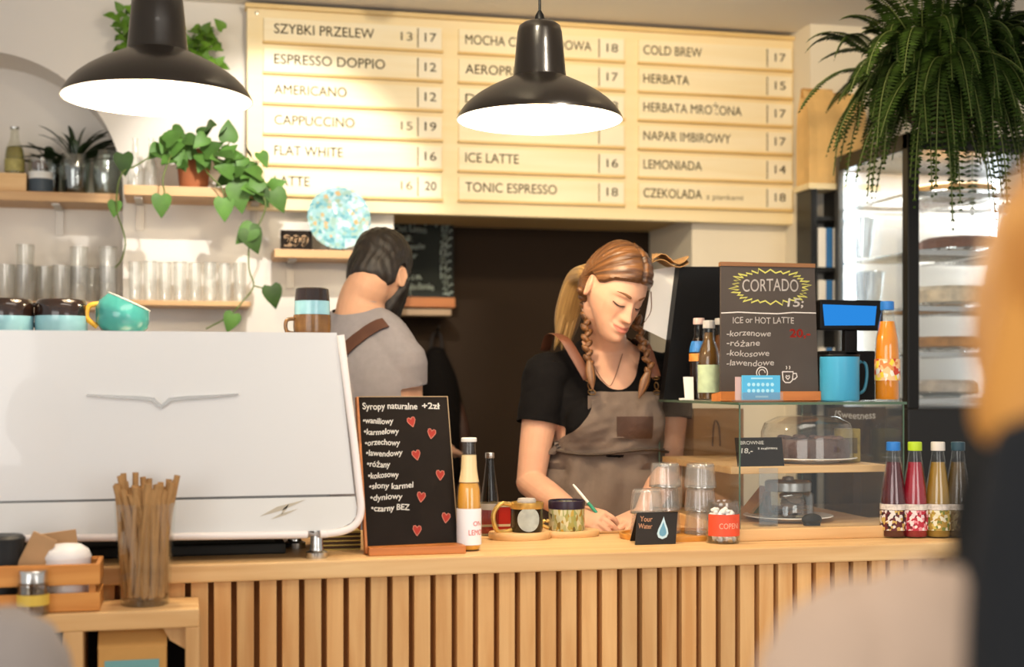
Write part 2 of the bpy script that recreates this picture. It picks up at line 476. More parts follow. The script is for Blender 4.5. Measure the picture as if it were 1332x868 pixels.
# lower outline with a rounded corner at the right end
crn = [Mp(462, 646), Mp(464.5, 660), Mp(463, 672), Mp(457, 680), Mp(446, 686), Mp(430, 689.5), Mp(410, 691)]
def mm(x, z, d): return (x, YM + d, z)
b = MB()
up = [(xl, tr[1]), (tr[0], tr[1]), Mp(461, 642.5), (xl, Mp(20, 652)[1])]
b.prism(up, mm, .02); b.build('back_panel', MW, m)
b = MB(); low = [(xl, sl_z), Mp(462, 646)] + crn[1:] + [(xl, Mp(20, 696)[1])]
b.prism(low, mm, .02)
lp = b.build('lower_panel', MB2, m)
b = MB()
for (x0, y0, x1, y1, wd) in ((338, 672, 398, 650, 5), (352, 676, 388, 662, 3), (366, 670, 376, 655, 3)):
    p0, p1 = Vector(Mp(x0, y0)), Vector(Mp(x1, y1)); d = (p1-p0).normalized(); nn = Vector((-d.y, d.x))*wd*.0008
    k = [p0, (p0*.6+p1*.4)+nn*1.6, p1, (p0*.5+p1*.5)-nn]
    b.prism([q[:] for q in k], lambda x, z, d: (x, YM-.0008+d, z), .0008)
b.build('marble_vein', mat('vein_grey', '#bdb4a2', .3), lp)['label'] = 'grey-beige marble veins'
b = MB(); b.box((xl, YM+.012, Mp(440, 690)[1]), (tr[0]-.01, YM+.48, tr[1]-.006), .01); b.box((xl, YM+.05, Mp(440, 690)[1]-.012), (tr[0]-.04, YM+.45, tr[1]-.2), .006)
b.build('housing', mat('machine_grey', '#8f8d8a', .35, .4), m)
fr = [Mp(443, 436), Mp(452, 510), Mp(461, 580), Mp(467.5, 640), Mp(469.5, 660), Mp(467, 675), Mp(459, 685), Mp(446, 691), Mp(428, 694), Mp(400, 695.5), Mp(200, 698.5), (xl, Mp(0, 700)[1])]
b = MB(); b.tube([(x, YM-.002, z) for x, z in fr], .0078, seg=10, sub=5); b.build('trim_rail', mat('rail_white', '#efe6e2', .25, coat=.5), m)
for (px, py, r) in ((412, 726, 9), (383, 713, 9), (-60, 726, 9), (-40, 713, 9)):
    p = on(px, py); s_ = sc(p)*r
    b = MB(); b.lathe([(s_*1.55, 0), (s_*1.6, .012), (s_*1.0, .016), (s_*.98, .022), (s_*.92, .024), (s_*.92, .06)], 24, p); b.build('foot', CHROME, m)
em = [(113, 513), (150, 514.5), (185, 515.5), (200, 517), (210, 527), (220, 517.5), (240, 515.5), (275, 514), (310, 512), (310, 513.8), (275, 517.5), (240, 520), (223, 522), (210, 531.5), (197, 522), (185, 520), (150, 518), (113, 514.6)]
b = MB(); b.prism([Mp(*q) for q in em], lambda x, z, d: (x, YM-.006+d, z), .007); b.build('wing_emblem', mat('emblem_metal', '#c9c7c2', .25, .85), m)['label'] = 'thin silver spread-wing emblem'
b = MB(); zt = tr[1]-.006; b.box((xl, YM+.02, zt), (tr[0]-.008, YM+.47, zt+.004)); b.build('cup_tray', CHROME, m)
ZT = zt + .0042
# dark tray and folded things in the gap below the machine
b = MB(); p = on(300, 712); b.box((-.5, 2.93, ZC), (PX(372, 2.93), 3.3, ZC+.022), .004); b.box((-.48, 2.95, ZC+.018), (PX(372, 2.93)-.02, 3.28, ZC+.0225), .002, 1)
tag(b.build('drip_mat', [mat('rubber_black', '#17150f', .6), mat('rubber_ridge', '#2b2616', .5)]), 'dark rubber mat lying under the white espresso machine', 'mat')
p = on(448, 716); b = MB()
for k in range(9): b.box((p.x-.05+random.uniform(-.004, .004), p.y, p.z+k*.0046), (p.x+.035, p.y+.12, p.z+k*.0046+.0036), 0, k % 2)
tag(b.build('napkin_stack', [mat('napkin_ochre', '#b39a55', .8), mat('napkin_brown', '#4a3320', .8)], None), 'low stack of brown and ochre paper napkins right of machine foot', 'napkins')

# ---------------------------------------------------------------- cups on the machine
TEAL_B = mat('glaze_sky', '#86b5c2', .18, var=.1, vscale=25, coat=.5); DARK_G = mat('glaze_dark', '#221510', .15, var=.25, vscale=30, coat=.6)
BRONZE = mat('glaze_bronze', '#6b4a24', .25, var=.35, vscale=40, coat=.4)
def two_tone(name, label, px, Y, wpx, ytop, ymid):
    p = at(px, Y, ZT); s_ = sc(p); r = wpx/2*s_; H = PZ(px, ytop, Y)-ZT; Hm = PZ(px, ymid, Y)-ZT
    t = thing(name, label, 'mug', p, 'black and blue glazed mugs')
    b = MB(); b.shell([(r*.9, 0), (r*1.0, .006), (r*1.02, Hm)], .004, 32, p); b.build('cup_body', TEAL_B, t)['label'] = 'sky blue glazed lower half'
    b = MB(); b.shell([(r*1.022, Hm-.001), (r*1.01, H*.8), (r*.94, H*.95), (r*.86, H)], .004, 32, p); b.build('glazed_rim', DARK_G, t)['label'] = 'glossy black-brown upper half'
    b = MB(); a = p + Vector((-r*.98, .01, 0)); b.tube([a+Vector((0, 0, H*.85)), a+Vector((-.025, .0, H*.8)), a+Vector((-.03, 0, H*.45)), a+Vector((0, 0, H*.25))], .005); b.build('handle', DARK_G, t)
two_tone('mug', 'black and sky blue mug at the far left on the espresso machine', 8, 3.0, 68, 389, 411)
two_tone('mug', 'black and sky blue mug on the machine next to the teal tilted mug', 80, 3.0, 66, 390, 411)
p = at(158, 3.0, ZT); s_ = sc(p); r = 36*s_
t = thing('mug', 'teal round mug tilted on its side on the espresso machine', 'mug', p)
TEAL = mat('glaze_teal', '#3c8f8c', .15, var=.18, vscale=12, coat=.6)
R = RY(rad(24)); cpt = p + Vector((0, 0, r*.62)); b = MB()
b.shell([(r*.45, -r*.72), (r*.78, -r*.5), (r*1.0, 0), (r*.97, r*.25), (r*.8, r*.62)], .004, 36, cpt, R=R); b.build('cup_body', TEAL, t)
b = MB(); b.lathe([(r*.805, r*.6), (r*.83, r*.64), (r*.78, r*.66), (r*.75, r*.62)], 36, cpt, R=R); b.build('rim', CREAM, t)['label'] = 'bare cream rim'
b = MB(); q = cpt + Vector((-r*.9, -.01, 0)); b.tube([q+Vector((.01, 0, .028)), q+Vector((-.012, -.005, .022)), q+Vector((-.016, -.005, -.002)), q+Vector((.004, 0, -.02))], .0055); b.build('handle', mat('glaze_yellow', '#c9992f', .2, var=.3, vscale=40), t)['label'] = 'yellow and green glazed handle'
# stack at the right end of the machine
p = at(406, 2.93, ZT); s_ = sc(p)
t = thing('mug', 'bronze brown mug at the right end of the machine under an upturned one', 'mug', p, 'stacked mugs')
H0 = PZ(406, 410, 2.93)-ZT; b = MB(); r0 = 24*s_; b.shell([(r0*.98, 0), (r0*1.02, H0*.4), (r0, H0)], .004, 32, p); b.build('cup_body', BRONZE, t)
b = MB(); a = p+Vector((-r0*.98, -.01, 0)); b.tube([a+Vector((0, 0, H0*.8)), a+Vector((-.016, 0, H0*.7)), a+Vector((-.016, 0, H0*.2)), a+Vector((0, 0, H0*.05))], .004); b.build('handle', BRONZE, t)
q = p+Vector((0, 0, H0)); t = thing('mug', 'upturned black and light blue mug stacked on the bronze mug', 'mug', q, 'stacked mugs')
H1 = PZ(406, 392, 2.93)-q.z; H2 = PZ(406, 375, 2.93)-q.z
b = MB(); b.shell([(r0*.96, .0005), (r0*.95, H1)], .004, 32, q); b.build('cup_body', TEAL_B, t)['label'] = 'light blue band'
b = MB(); b.lathe([(r0*.95, H1), (r0*.88, H2*.96), (r0*.8, H2), (0, H2)], 32, q); b.build('cup_base', DARK_G, t)['label'] = 'black-brown base'

# ================================================================== chalkboard with hearts on the worktop
def frame3(BL, BR, TL):
    ex = BR-BL; ez = TL-BL; n = ex.cross(ez).normalized()
    if n.y > 0: n = -n
    w_, h_ = ex.length, ez.length; ex = ex/w_; ez = ez/h_
    return lambda x, y, d=0: BL + ex*x + ez*y + n*d, w_, h_
BL, BR, TL = on(479, 721), None, None
BL = P(479, 718, 2.875); BR = P(596, 713, 2.90); TL = P(467, 517, 2.955)
fn, W, H = frame3(BL, BR, TL)
t = thing('chalkboard_sign', 'tabletop chalkboard listing syrups with red hearts, beside the espresso machine', 'chalkboard', (BL.x, BL.y, ZC))
b = MB(); b.prism([(0, 0), (W, 0), (W, H), (0, H)], lambda x, y, d: fn(x, y, -d), .008); brd = b.build('board', BOARD, t)
b = MB()
b.prism([(-.006, -.004), (-.001, -.004), (-.001, H+.001), (-.006, H+.001)], lambda x, y, d: fn(x, y, .001-d), .014)
b.build('frame', DARKWOOD, t); b = MB()
b.prism([(W, 0), (W+.002, 0), (W+.002, H+.001), (W, H+.001)], lambda x, y, d: fn(x, y, .001-d), .011)
b.prism([(-.001, H), (W+.002, H), (W+.002, H+.002), (-.001, H+.002)], lambda x, y, d: fn(x, y, .001-d), .011)
b.build('frame', mat('edge_tan', '#9c8464', .7), t)
b = MB(); b.box((BL.x-.002, BL.y-.03, ZC), (BR.x+.006, BL.y+.03, ZC+.017), .002); b.build('base_ledge', DARKWOOD, t)
b = MB(); p0 = fn(.01, H*.8, -.012); b.prism([(p0.y, p0.z), (p0.y+.016, p0.z), (p0.y+.20, ZC), (p0.y+.18, ZC)], lambda y, z, d: (p0.x+d, y, z), .012); b.build('rear_strut', DARKWOOD, t); b = MB()
p1 = fn(W-.02, H*.8, -.012); b.prism([(p1.y, p1.z), (p1.y+.016, p1.z), (p1.y+.20, ZC), (p1.y+.18, ZC)], lambda y, z, d: (p1.x+d, y, z), .012); b.build('rear_strut', DARKWOOD, t)
b = MB(); pm = W/119.
f2 = lambda x, y: fn(x, y, .0006)
write(b, 'Syropy naturalne', f2, 4*pm, H-16*pm, 8.5*pm, 73*pm, wob=.06, bold=.03)
write(b, '+2zł', f2, 84*pm, H-16*pm, 8*pm, 24*pm, wob=.05, bold=.04)
for k, (s_, wd) in enumerate((('•waniliowy', 40), ('•karmelowy', 46), ('•orzechowy', 46), ('•lawendowy', 48), ('•różany', 30), ('•kokosowy', 40), ('•słony karmel', 58), ('•dyniowy', 42), ('•czarny BEZ', 50))):
    write(b, s_, f2, (3+k*.5)*pm, H-(35+k*14.2)*pm, 7.5*pm, wd*pm, wob=.10, shear=.12, bold=.035)
b.build('chalk_lettering', CHALK, brd)
HEART = [(.0, -.55), (.28, -.2), (.46, .12), (.4, .4), (.2, .46), (.04, .32), (0, .22), (-.04, .32), (-.2, .46), (-.4, .4), (-.46, .12), (-.28, -.2)]
for (hx, hy) in ((537, 550), (564, 566), (543, 594), (575, 621), (549, 649), (582, 677), (543, 692)):
    X = (hx-467-(hy-517)*.06)*pm; Y = H-(hy-517)*pm*1.0; a = random.uniform(-.25, .25)
    pts = [(X+12*pm*(x*math.cos(a)-y*math.sin(a)), Y+13*pm*(x*math.sin(a)+y*math.cos(a))) for x, y in HEART]
    b = MB(); b.prism(pts, lambda x, y, d: fn(x, y, .0006-d), .0005, 1)
    ribbon(b, pts+pts[:1], 1.1*pm, lambda x, y: fn(x, y, .0009), 0)
    b.build('chalk_heart', [mat('chalk_pink', '#b5705f', .95), mat('chalk_red', '#a3342a', .95)], brd)

# ================================================================== bottles
def bottle(name, label, prof, liq_top, liqc, cap, capc, labels, p, group=None, tint=(.95, .96, .95), neck_col=None, liqtrans=.35):
    """prof: (radius, height) outline of the glass; labels: (z0, z1, material)"""
    t = thing(name, label, 'bottle', p, group)
    b = MB(); b.lathe(prof + [(prof[-1][0]-.002, prof[-1][1]), (0, prof[-1][1])], 32, p); b.build('glass_body', glass('bottle_glass_%d' % int(tint[0]*1000), tint, .55), t)
    if liqc:
        lp = [(max(r-.0022, 0), max(z, .003)) for r, z in prof if z < liq_top]
        r_at = np.interp(liq_top, [z for r, z in prof], [r for r, z in prof])-.0022
        b = MB(); b.lathe([(0, .003)] + lp + [(r_at, liq_top), (0, liq_top)], 28, p); b.build('liquid', mat('liquid_'+liqc.strip('#'), liqc, .15, trans=liqtrans, var=.08, vscale=30, coat=.5), t)
    if cap:
        z0 = prof[-1][1]; r = prof[-1][0]+.0016; b = MB(); b.lathe([(r, z0-cap*.75), (r*1.02, z0-cap*.7), (r, z0+cap*.2), (r*.9, z0+cap*.28), (0, z0+cap*.28)], 28, p, rib=lambda a, z: .02*math.cos(18*a)); b.build('cap', capc, t)
    for (z0, z1, mt, fnl) in labels:
        zz = np.linspace(z0, z1, 5); rr = np.interp(zz, [z for r, z in prof], [r for r, z in prof])+.0006
        b = MB(); b.lathe([(r, z) for r, z in zip(rr, zz)] , 36, p); b.f = b.f[:-2]; b.m = b.m[:-2]; b.s = b.s[:-2]
        lb = b.build('label', mt, t)
        if fnl:
            def cyl(x, z, p=p, prof=prof):
                r = np.interp(z, [q[1] for q in prof], [q[0] for q in prof])+.0011
                a = -math.pi/2 - TH*0 + x/r
                return p + Vector((r*math.cos(a), r*math.sin(a), z))
            fnl(cyl, lb)
    return t
p = on(610, 716); k = sc(p)
pf = [(.0, .0), (14.5*k, .0), (15.5*k, 3*k), (15.8*k, 8*k), (15.8*k, 70*k), (14.8*k, 82*k), (12.2*k, 91*k), (10.2*k, 104*k), (9.4*k, 120*k), (8.6*k, 138*k), (9.2*k, 142*k), (9.0*k, 145*k)]
def lemo(cyl, lb):
    b = MB(); write(b, 'ON', cyl, .004, 33*k, 6*k, mi=0); write(b, 'LEMON', cyl, -.006, 21*k, 7*k, 26*k, mi=0); b.build('label_lettering', mat('label_red', '#d0342e', .6), lb)
bottle('lemonade_bottle', 'yellow lemonade bottle with white label and cap right of the heart chalkboard', pf, 88*k, '#f5b040', 5*k, PAPER, [(89*k, 124*k, mat('neck_cream', '#e9cf9c', .3, coat=.4), None)] +  [(8*k, 55*k, mat('label_white', '#f0eff2', .5), lemo)], p, liqtrans=.15)
p = on(637, 694); p = at(637, 3.17); k = sc(p)
pf = [(0, 0), (11.5*k, 0), (12*k, 3*k), (12*k, 40*k), (11*k, 52*k), (8*k, 74*k), (5.4*k, 96*k), (5*k, 103*k), (5.2*k, 106*k)]
bottle('water_bottle', 'slim clear empty bottle with silver cap behind the lemonade', pf, 0, None, 7*k, CHROME, [(34*k, 42*k, mat('label_grey', '#9a948c', .6), None)], p, tint=(.62, .60, .57))

# ---------------------------------------------------------------- mugs, red tin, boards near the barista's hands
p = on(672, 705); k = sc(p)
def slab_round(name, label, px, py, rx, ry, th, mt, cat):
    p = on(px, py); b = MB(); b.lathe([(.96, 0), (1, .3), (1, .8), (.97, 1)], 48, p, R=Matrix.Diagonal(Vector((rx, ry, th)))); return tag(b.build(name, mt), label, cat), p
ZS = 10*k
bd, pb = slab_round('serving_board', 'small round wooden board under the black gold-handled mug', 676, 701, 42*k, .055, ZS, OAK_X, 'board')
pm_ = at(685, pb.y-.008, ZC+ZS); k = sc(pm_)
GOLD = mat('gold_glaze', '#c9a45a', .3, .55, var=.2, vscale=50)
t = thing('mug', 'black mug with gold handle and grey round badge on wooden board', 'mug', pm_)
b = MB(); b.shell([(20*k, 0), (21*k, 3*k), (21*k, 34*k)], .004, 36, pm_); b.build('cup_body', mat('mug_black', '#15110e', .25, coat=.4), t)
b = MB(); b.lathe([(21.2*k, 30*k), (22*k, 33*k), (22*k, 38*k), (20*k, 38.5*k), (19.5*k, 34*k)], 36, pm_); b.build('rim', GOLD, t)['label'] = 'gold rim'
b = MB(); a = pm_; b.tube([a+Vector((-20*k, -.004, 35*k)), a+Vector((-36*k, -.012, 37*k)), a+Vector((-46*k, -.014, 24*k)), a+Vector((-43*k, -.014, 6*k)), a+Vector((-34*k, -.010, -1*k+.002)), a+Vector((-18*k, -.002, 3*k))], 3.0*k); b.build('handle', GOLD, t)['label'] = 'large gold loop handle'
b = MB(); rr = 21.3*k
disc = []
for i in range(33):
    pass
def bcyl(x, z): a = -math.pi/2 - .10 + x/rr; return pm_ + Vector((rr*math.cos(a), rr*math.sin(a), z))
vs = [bcyl(0, 17*k)]; fs = []
for ring in (5*k, 10*k, 15.5*k):
    for i in range(32): vs.append(bcyl(ring*math.cos(2*math.pi*i/32), 17*k+ring*math.sin(2*math.pi*i/32)))
fs = [[0, 1+i, 1+(i+1) % 32] for i in range(32)] + [[1+r*32+i, 1+(r+1)*32+i, 1+(r+1)*32+(i+1) % 32, 1+r*32+(i+1) % 32] for r in range(2) for i in range(32)]
b.add(vs, fs, 0, True); b.build('badge', mat('badge_grey', '#aeb6b0', .6, var=.15, vscale=60), t)['label'] = 'round grey badge'
b = MB(); b.lathe([(0, 36*k), (12*k, 36*k), (12.5*k, 40*k), (11*k, 43*k), (0, 43.5*k)], 30, pm_); b.build('lid', mat('lid_grey', '#b7b0a8', .4), t)
# red tin behind it
p = at(645, 3.2); k = sc(p)
t = thing('tin_box', 'red rectangular tin with cream edges behind the gold-handled mug', 'tin', p)
b = MB(); b.box((p.x-22*k, p.y-.03, p.z+2*k), (p.x+22*k, p.y+.03, p.z+36*k), .002); bb = b.build('tin_body', mat('tin_red', '#b3271d', .4, coat=.3), t)
b = MB(); b.box((p.x-22.5*k, p.y-.031, p.z), (p.x+22.5*k, p.y+.031, p.z+2*k), .001); b.box((p.x-23*k, p.y-.032, p.z+36*k), (p.x+23*k, p.y+.032, p.z+40*k), .002); b.box((p.x-22.3*k, p.y-.0308, p.z+11*k), (p.x+22.3*k, p.y+.0308, p.z+14*k)); b.build('tin_edge', mat('tin_cream', '#dcc9a0', .5), t)
# patterned mug on a wide board
bd, pb = slab_round('serving_board', 'oval wooden board under the green patterned mug', 740, 697.5, 40*k, .05, 8*k, OAK_X, 'board')
pm_ = at(737, pb.y, ZC+8*k); k = sc(pm_); 
PATT = mat('leaf_pattern', '#b9b98a', .35, coat=.3)
nt = PATT.node_tree; bs = nt.nodes['Principled BSDF']
tc = nd(nt, 'ShaderNodeTexCoord'); vo = nd(nt, 'ShaderNodeTexVoronoi'); vo.inputs['Scale'].default_value = 150
mp = nd(nt, 'ShaderNodeMapping'); mp.inputs['Scale'].default_value = (1, 1, .5); nt.links.new(tc.outputs['Object'], mp.inputs[0]); nt.links.new(mp.outputs[0], vo.inputs['Vector'])
rp = nd(nt, 'ShaderNodeValToRGB'); rp.color_ramp.elements[0].color = lin('#2f3a2a'); rp.color_ramp.elements[1].color = lin('#b7b884')
e = rp.color_ramp.elements.new(.35); e.color = lin('#8b9a5c'); e = rp.color_ramp.elements.new(.7); e.color = lin('#d2cfae'); e = rp.color_ramp.elements.new(.12); e.color = lin('#c8a23c')
sp = nd(nt, 'ShaderNodeSeparateColor'); nt.links.new(vo.outputs['Color'], sp.inputs[0]); nt.links.new(sp.outputs[0], rp.inputs[0]); nt.links.new(rp.outputs[0], bs.inputs['Base Color'])
t = thing('mug', 'straight mug with green and yellow leaf pattern and dark purple rim', 'mug', pm_)
b = MB(); b.shell([(22.5*k, 0), (23.5*k, 2*k), (23.5*k, 36*k)], .004, 36, pm_); b.build('cup_body', PATT, t)
b = MB(); b.lathe([(23.7*k, 28*k), (23.9*k, 30*k), (23.9*k, 38*k), (22.5*k, 39*k), (22*k, 34*k)], 36, pm_, rib=lambda a, z: .004*math.cos(9*a)); b.build('rim', mat('rim_purple', '#2c2233', .3, var=.2, vscale=60), t)['label'] = 'dark purple rim'
b = MB(); a = pm_; b.tube([a+Vector((-22*k, .0, 12*k)), a+Vector((-31*k, .0, 12*k)), a+Vector((-33*k, 0, 7*k)), a+Vector((-24*k, 0, 3*k))], 2.4*k); b.build('handle', GOLD, t)['label'] = 'small gold handle'

# ---------------------------------------------------------------- tray of upturned tumblers, water card, mint jar
p = on(880, 697); k = sc(p)
bd = MB(); pt = at(878, 3.035); 
bd.lathe([(0, 0), (.98, 0), (1.0, .5), (1.0, 1.0), (.95, 1.0), (.94, .55), (0, .55)], 56, pt, R=Matrix.Diagonal(Vector((.132, .10, .012))))
tag(bd.build('serving_tray', wood('tray_orange', '#b9792c', '#d89a45', 'x', .4)), 'round orange wooden tray carrying the upturned tumblers', 'tray')
def tumbler(label, cat='glass', r=.036, h=.098, edge=.75, body=.05):
    t = thing('drinking_glass', label, cat, (0, 0, 0))
    rib = lambda a, z: .045*(abs(math.cos(5*a))-.6) if h*.1 < z < h*.85 else 0
    b = MB()
    prof = [(r*1.0, 0), (r*.995, h*.2), (r*.96, h*.35), (r*.90, h*.8), (r*.86, h*.96), (r*.8, h)]
    inner = [(rr-.0028, z) for rr, z in prof[:-1]] + [(r*.74, h*.88)]
    b.lathe(prof+[(0, h)], 80, rib=rib); b.lathe(inner+[(0, h*.88)], 40)
    b.f = [f for f in b.f if len(f) == 4]; b.m = b.m[:len(b.f)]; b.s = b.s[:len(b.f)]
    b.build('glass_wall', glass('tumbler_glass', (.97, .97, .96), .75, .10, .02, (1, .98, .95), .05), t)
    b = MB(); b.lathe([(r*1.0, 0), (r*1.012, .0015), (r*1.0, .003), (r*.93, .0015)], 40); b.build('rim', glass('rim_glass', (.9, .9, .88), .8, .1, .35, (.98, .96, .92)), t)
    return Set(t)
TB = tumbler('tumbler', h=31*k, r=20.5*k)
zt_ = ZC+.0068; st = 30*k
tg = 'upturned tumblers on the tray'
def tum(px, Y, lvl, lab): q = at(px, Y, zt_+lvl*st); TB.put(q, random.uniform(0, .6), lab, tg)
tum(841, 2.995, 0, 'bottom tumbler of the left two-high stack, behind the water card')
tum(841, 2.995, 1, 'top tumbler of the left two-high stack, behind the water card')
for i, w_ in enumerate(('bottom', 'second', 'top')):
    tum(865, 3.07, i, w_ + ' tumbler of the middle three-high stack on the tray')
    tum(911, 3.03, i, w_ + ' tumbler of the right three-high stack next to the mint jar')
p = on(852, 709); k = sc(p)
BL = P(826, 709, p.y); BR = P(879, 709, p.y+.004); TL = P(829, 667, p.y+.02); BL.z = BR.z = ZC+.001
fn, W, H = frame3(BL, BR, TL)
t = thing('table_card', 'small black folded card with a blue water drop in front of the tumblers', 'card', p)
b = MB(); b.prism([(0, 0), (W, 0), (W*1.0, H), (0, H)], lambda x, y, d: fn(x, y, -d), .0015); cb = b.build('front_leaf', mat('card_black', '#1d1814', .7), t)
q0 = fn(0, H, -.0015); b = MB(); b.prism([(0, 0), (W, 0), (W, 1), (0, 1)], lambda x, y, d: Vector((q0.x+x, q0.y+.05*(1-y)+d, ZC+.001+(q0.z-ZC-.001)*y)), .0015); b.build('rear_leaf', mat('card_black', '#1d1814', .7), t)
b = MB(); f2 = lambda x, y: fn(x, y, .0006)
write(b, 'Your', f2, W*.08, H*.72, H*.16, W*.30, wob=.08, bold=.02); write(b, 'Water', f2, W*.05, H*.50, H*.15, W*.34, wob=.08, bold=.02)
b.build('lettering', mat('chalk_orange', '#e8b087', .95), cb)
drop = [(.0, .5), (.10, .22), (.22, -.05), (.27, -.25), (.2, -.42), (0, -.5), (-.2, -.42), (-.27, -.25), (-.22, -.05), (-.10, .22)]
b = MB(); cx, cy = W*.66, H*.5
b.prism([(cx+x*H*.68, cy+y*H*.70) for x, y in drop], lambda x, y, d: fn(x, y, .0005-d), .0004, 0)
b.prism([(cx+x*H*.44, cy-H*.04+y*H*.46) for x, y in drop], lambda x, y, d: fn(x, y, .0010-d), .0004, 1)
b.build('water_drop', [mat('drop_pale', '#b9d3dc', .8), mat('drop_blue', '#5f93ad', .8)], cb)['label'] = 'pale blue drop outline filled blue'
p = on(940, 706); k = sc(p)
t = thing('mint_jar', 'small glass jar of white mints with a red label beside the tray', 'jar', p)
b = MB(); b.shell([(21*k, 0), (22*k, 2*k), (22*k, 46*k), (20*k, 50*k), (20.5*k, 54*k)], .0025, 36, p); b.build('glass_body', glass('jar_glass', (.97, .97, .96), .7, .04, .03), t)
def jc(x, z): a = -math.pi/2 + x/(22.3*k); return p + Vector((22.3*k*math.cos(a), 22.3*k*math.sin(a), z))
b = MB(); g = [[jc(-30*k + 52*k*j/20, z) for j in range(21)] for z in (10*k, 18*k, 26*k, 38*k)]; b.sheet(g)
lb = b.build('label', mat('label_scarlet', '#dd4f30', .5, var=.12, vscale=40), t)
def jc2(x, z): a = -math.pi/2 + x/(22.6*k); return p + Vector((22.6*k*math.cos(a), 22.6*k*math.sin(a), z))
b = MB(); write(b, 'COPENI', jc2, -13*k, 20*k, 7*k, 28*k); b.build('label_lettering', mat('label_peach', '#f3b49b', .6), lb)
b = MB()
for i in range(120):
    a = random.uniform(0, 6.28); r_ = random.uniform(0, 16)*k; b.ell(p+Vector((r_*math.cos(a), r_*math.sin(a), random.uniform(4, 43)*k)), (3.5*k, 3.5*k, 2.4*k), RX(random.uniform(0, 3)), 10, 6)
tag(b.build('mints', mat('mint_white', '#f2efe9', .5)), 'heap of white mints filling the red-labelled jar', 'mints', None, 'stuff')
# ================================================================== glass display case on the worktop
YC = 2.92
XC0 = PX(962, YC); XC1 = PX(1176, YC); ZT0 = PZ(962, 527, YC)
YR = XC0*(CT - ST*(857-666)/F)/(ST + CT*(857-666)/F)
c = thing('display_case', 'glass display case with a wooden shelf on the right of the counter', 'display case', (XC0, YC, ZC))
EDGE = mat('glass_edge', '#5d7a63', .15, trans=.4, coat=.4)
g_ = .006
def pane(name, lo, hi, lab=None):
    b = MB(); b.box(lo, hi); o = b.build(name, PANE, c)
    if lab: o['label'] = lab
    return o
pane('front_pane', (XC0+.002, YC, ZC+.028), (XC1-.002, YC+.004, ZT0))
pane('side_pane', (XC0, YC+.004, ZC+.028), (XC0+.004, YR, ZT0)); pane('side_pane', (XC1-.004, YC+.004, ZC+.028), (XC1, YR, ZT0))
pane('top_pane', (XC0-.003, YC-.004, ZT0), (XC1+.003, YR, ZT0+g_))
b = MB()
for (x, y) in ((XC0-.001, YC-.001), (XC1-.003, YC-.001), (XC0-.001, YR-.004), (XC1-.003, YR-.004)): b = MB(); b.box((x, y, ZC+.028), (x+.003, y+.003, ZT0)); b.build('edge_strip', EDGE, c)
b = MB()
b.box((XC0-.004, YC-.006, ZT0), (XC1+.004, YC-.004, ZT0+g_)); b.build('edge_strip', EDGE, c); b = MB(); b.box((XC0-.005, YC-.004, ZT0), (XC0-.003, YR, ZT0+g_)); b.build('edge_strip', EDGE, c)['label'] = 'green glass edges'
b = MB(); b.box((XC0-.004, YC-.006, ZC), (XC1+.004, YR+.004, ZC+.028), .003); b.build('base', OAK_X, c)
ZS0 = PZ(1050, 606, 2.99)
b = MB(); b.box((XC0+.006, 2.985, ZS0-.017), (XC1-.006, YR-.01, ZS0), .002); b.build('inner_shelf', OAK_X, c)
ZB = ZC+.0281; ZTP = ZT0+g_+.0005
def plate(px, Y, z, rpx, label):
    p = at(px, Y, z); r = rpx*sc(p); b = MB(); b.lathe([(0, 0), (r*.6, 0), (r*.65, .003), (r, .012), (r*.98, .014), (r*.62, .006), (0, .006)], 48, p); return tag(b.build('plate', CREAM), label, 'plate'), p, r
_, p, r = plate(1050, 3.12, ZS0, 64, 'white plate under the brownie cake on the case shelf')
t = thing('brownie_cake', 'chocolate brownie cake on the upper shelf of the glass case', 'cake', p+Vector((0, 0, .0065)))
CHOC = mat('chocolate', '#5b4038', .7, var=.25, vscale=25, bump=.6, bscale=50)
q = p+Vector((0, 0, .0065)); b = MB(); hh = PZ(1050, 571, 3.12)-q.z
b.lathe([(0, 0), (r*.80, 0), (r*.84, hh*.2), (r*.82, hh*.9), (r*.78, hh), (0, hh)], 60, q, rib=lambda a, z: .012*math.sin(7*a)+.008*math.sin(17*a+z*90)); b.build('cake_body', CHOC, t)
b = MB()
for i in range(22):
    a = random.uniform(0, 6.28); rr = r*.75*math.sqrt(random.random()); b.ell(q+Vector((rr*math.cos(a), rr*math.sin(a), hh+.002)), (.012, .010, .006), RZ(a), 8, 6)
b.build('crumb_topping', mat('crumb', '#6d5148', .9, var=.2, vscale=60), t)
b = MB(); hd = PZ(1050, 534, 3.12)-q.z
b.lathe([(r*.93, .0085), (r*.93, hd*.62), (r*.86, hd*.8), (r*.6, hd*.93), (.012, hd*.96), (.011, hd*.97), (.014, hd*.99), (0, hd)], 48, p); b.f.pop()
tag(b.build('cake_dome', glass('dome_glass', (.93, .92, .90), .6, .08, .05, (.95, .92, .88))), 'clear glass dome covering the brownie cake', 'dome')
BL = P(963, 616, 2.975); BR = P(1024, 613, 2.975); TL = P(960, 570, 2.982); BL.z = BR.z = ZS0+.0005
BL.y = BR.y = 2.99; TL.y = 3.0
fn, W, H = frame3(BL, BR, TL); t = thing('price_card', 'black chalk price card BROWNIE 18 on the case shelf', 'price card', BL)
b = MB(); b.prism([(0, 0), (W, 0), (W, H), (0, H)], lambda x, y, d: fn(x, y, -d), .003); cb = b.build('card', BOARD, t)
b = MB(); f2 = lambda x, y: fn(x, y, .0006); write(b, 'BROWNIE', f2, W*.10, H*.76, H*.12, W*.5, bold=.02); write(b, '18,-', f2, W*.10, H*.46, H*.17, W*.24, bold=.03, shear=.2); write(b, 'z malinami', f2, W*.46, H*.58, H*.09, W*.42, wob=.1); b.build('chalk_lettering', CHALK, cb)
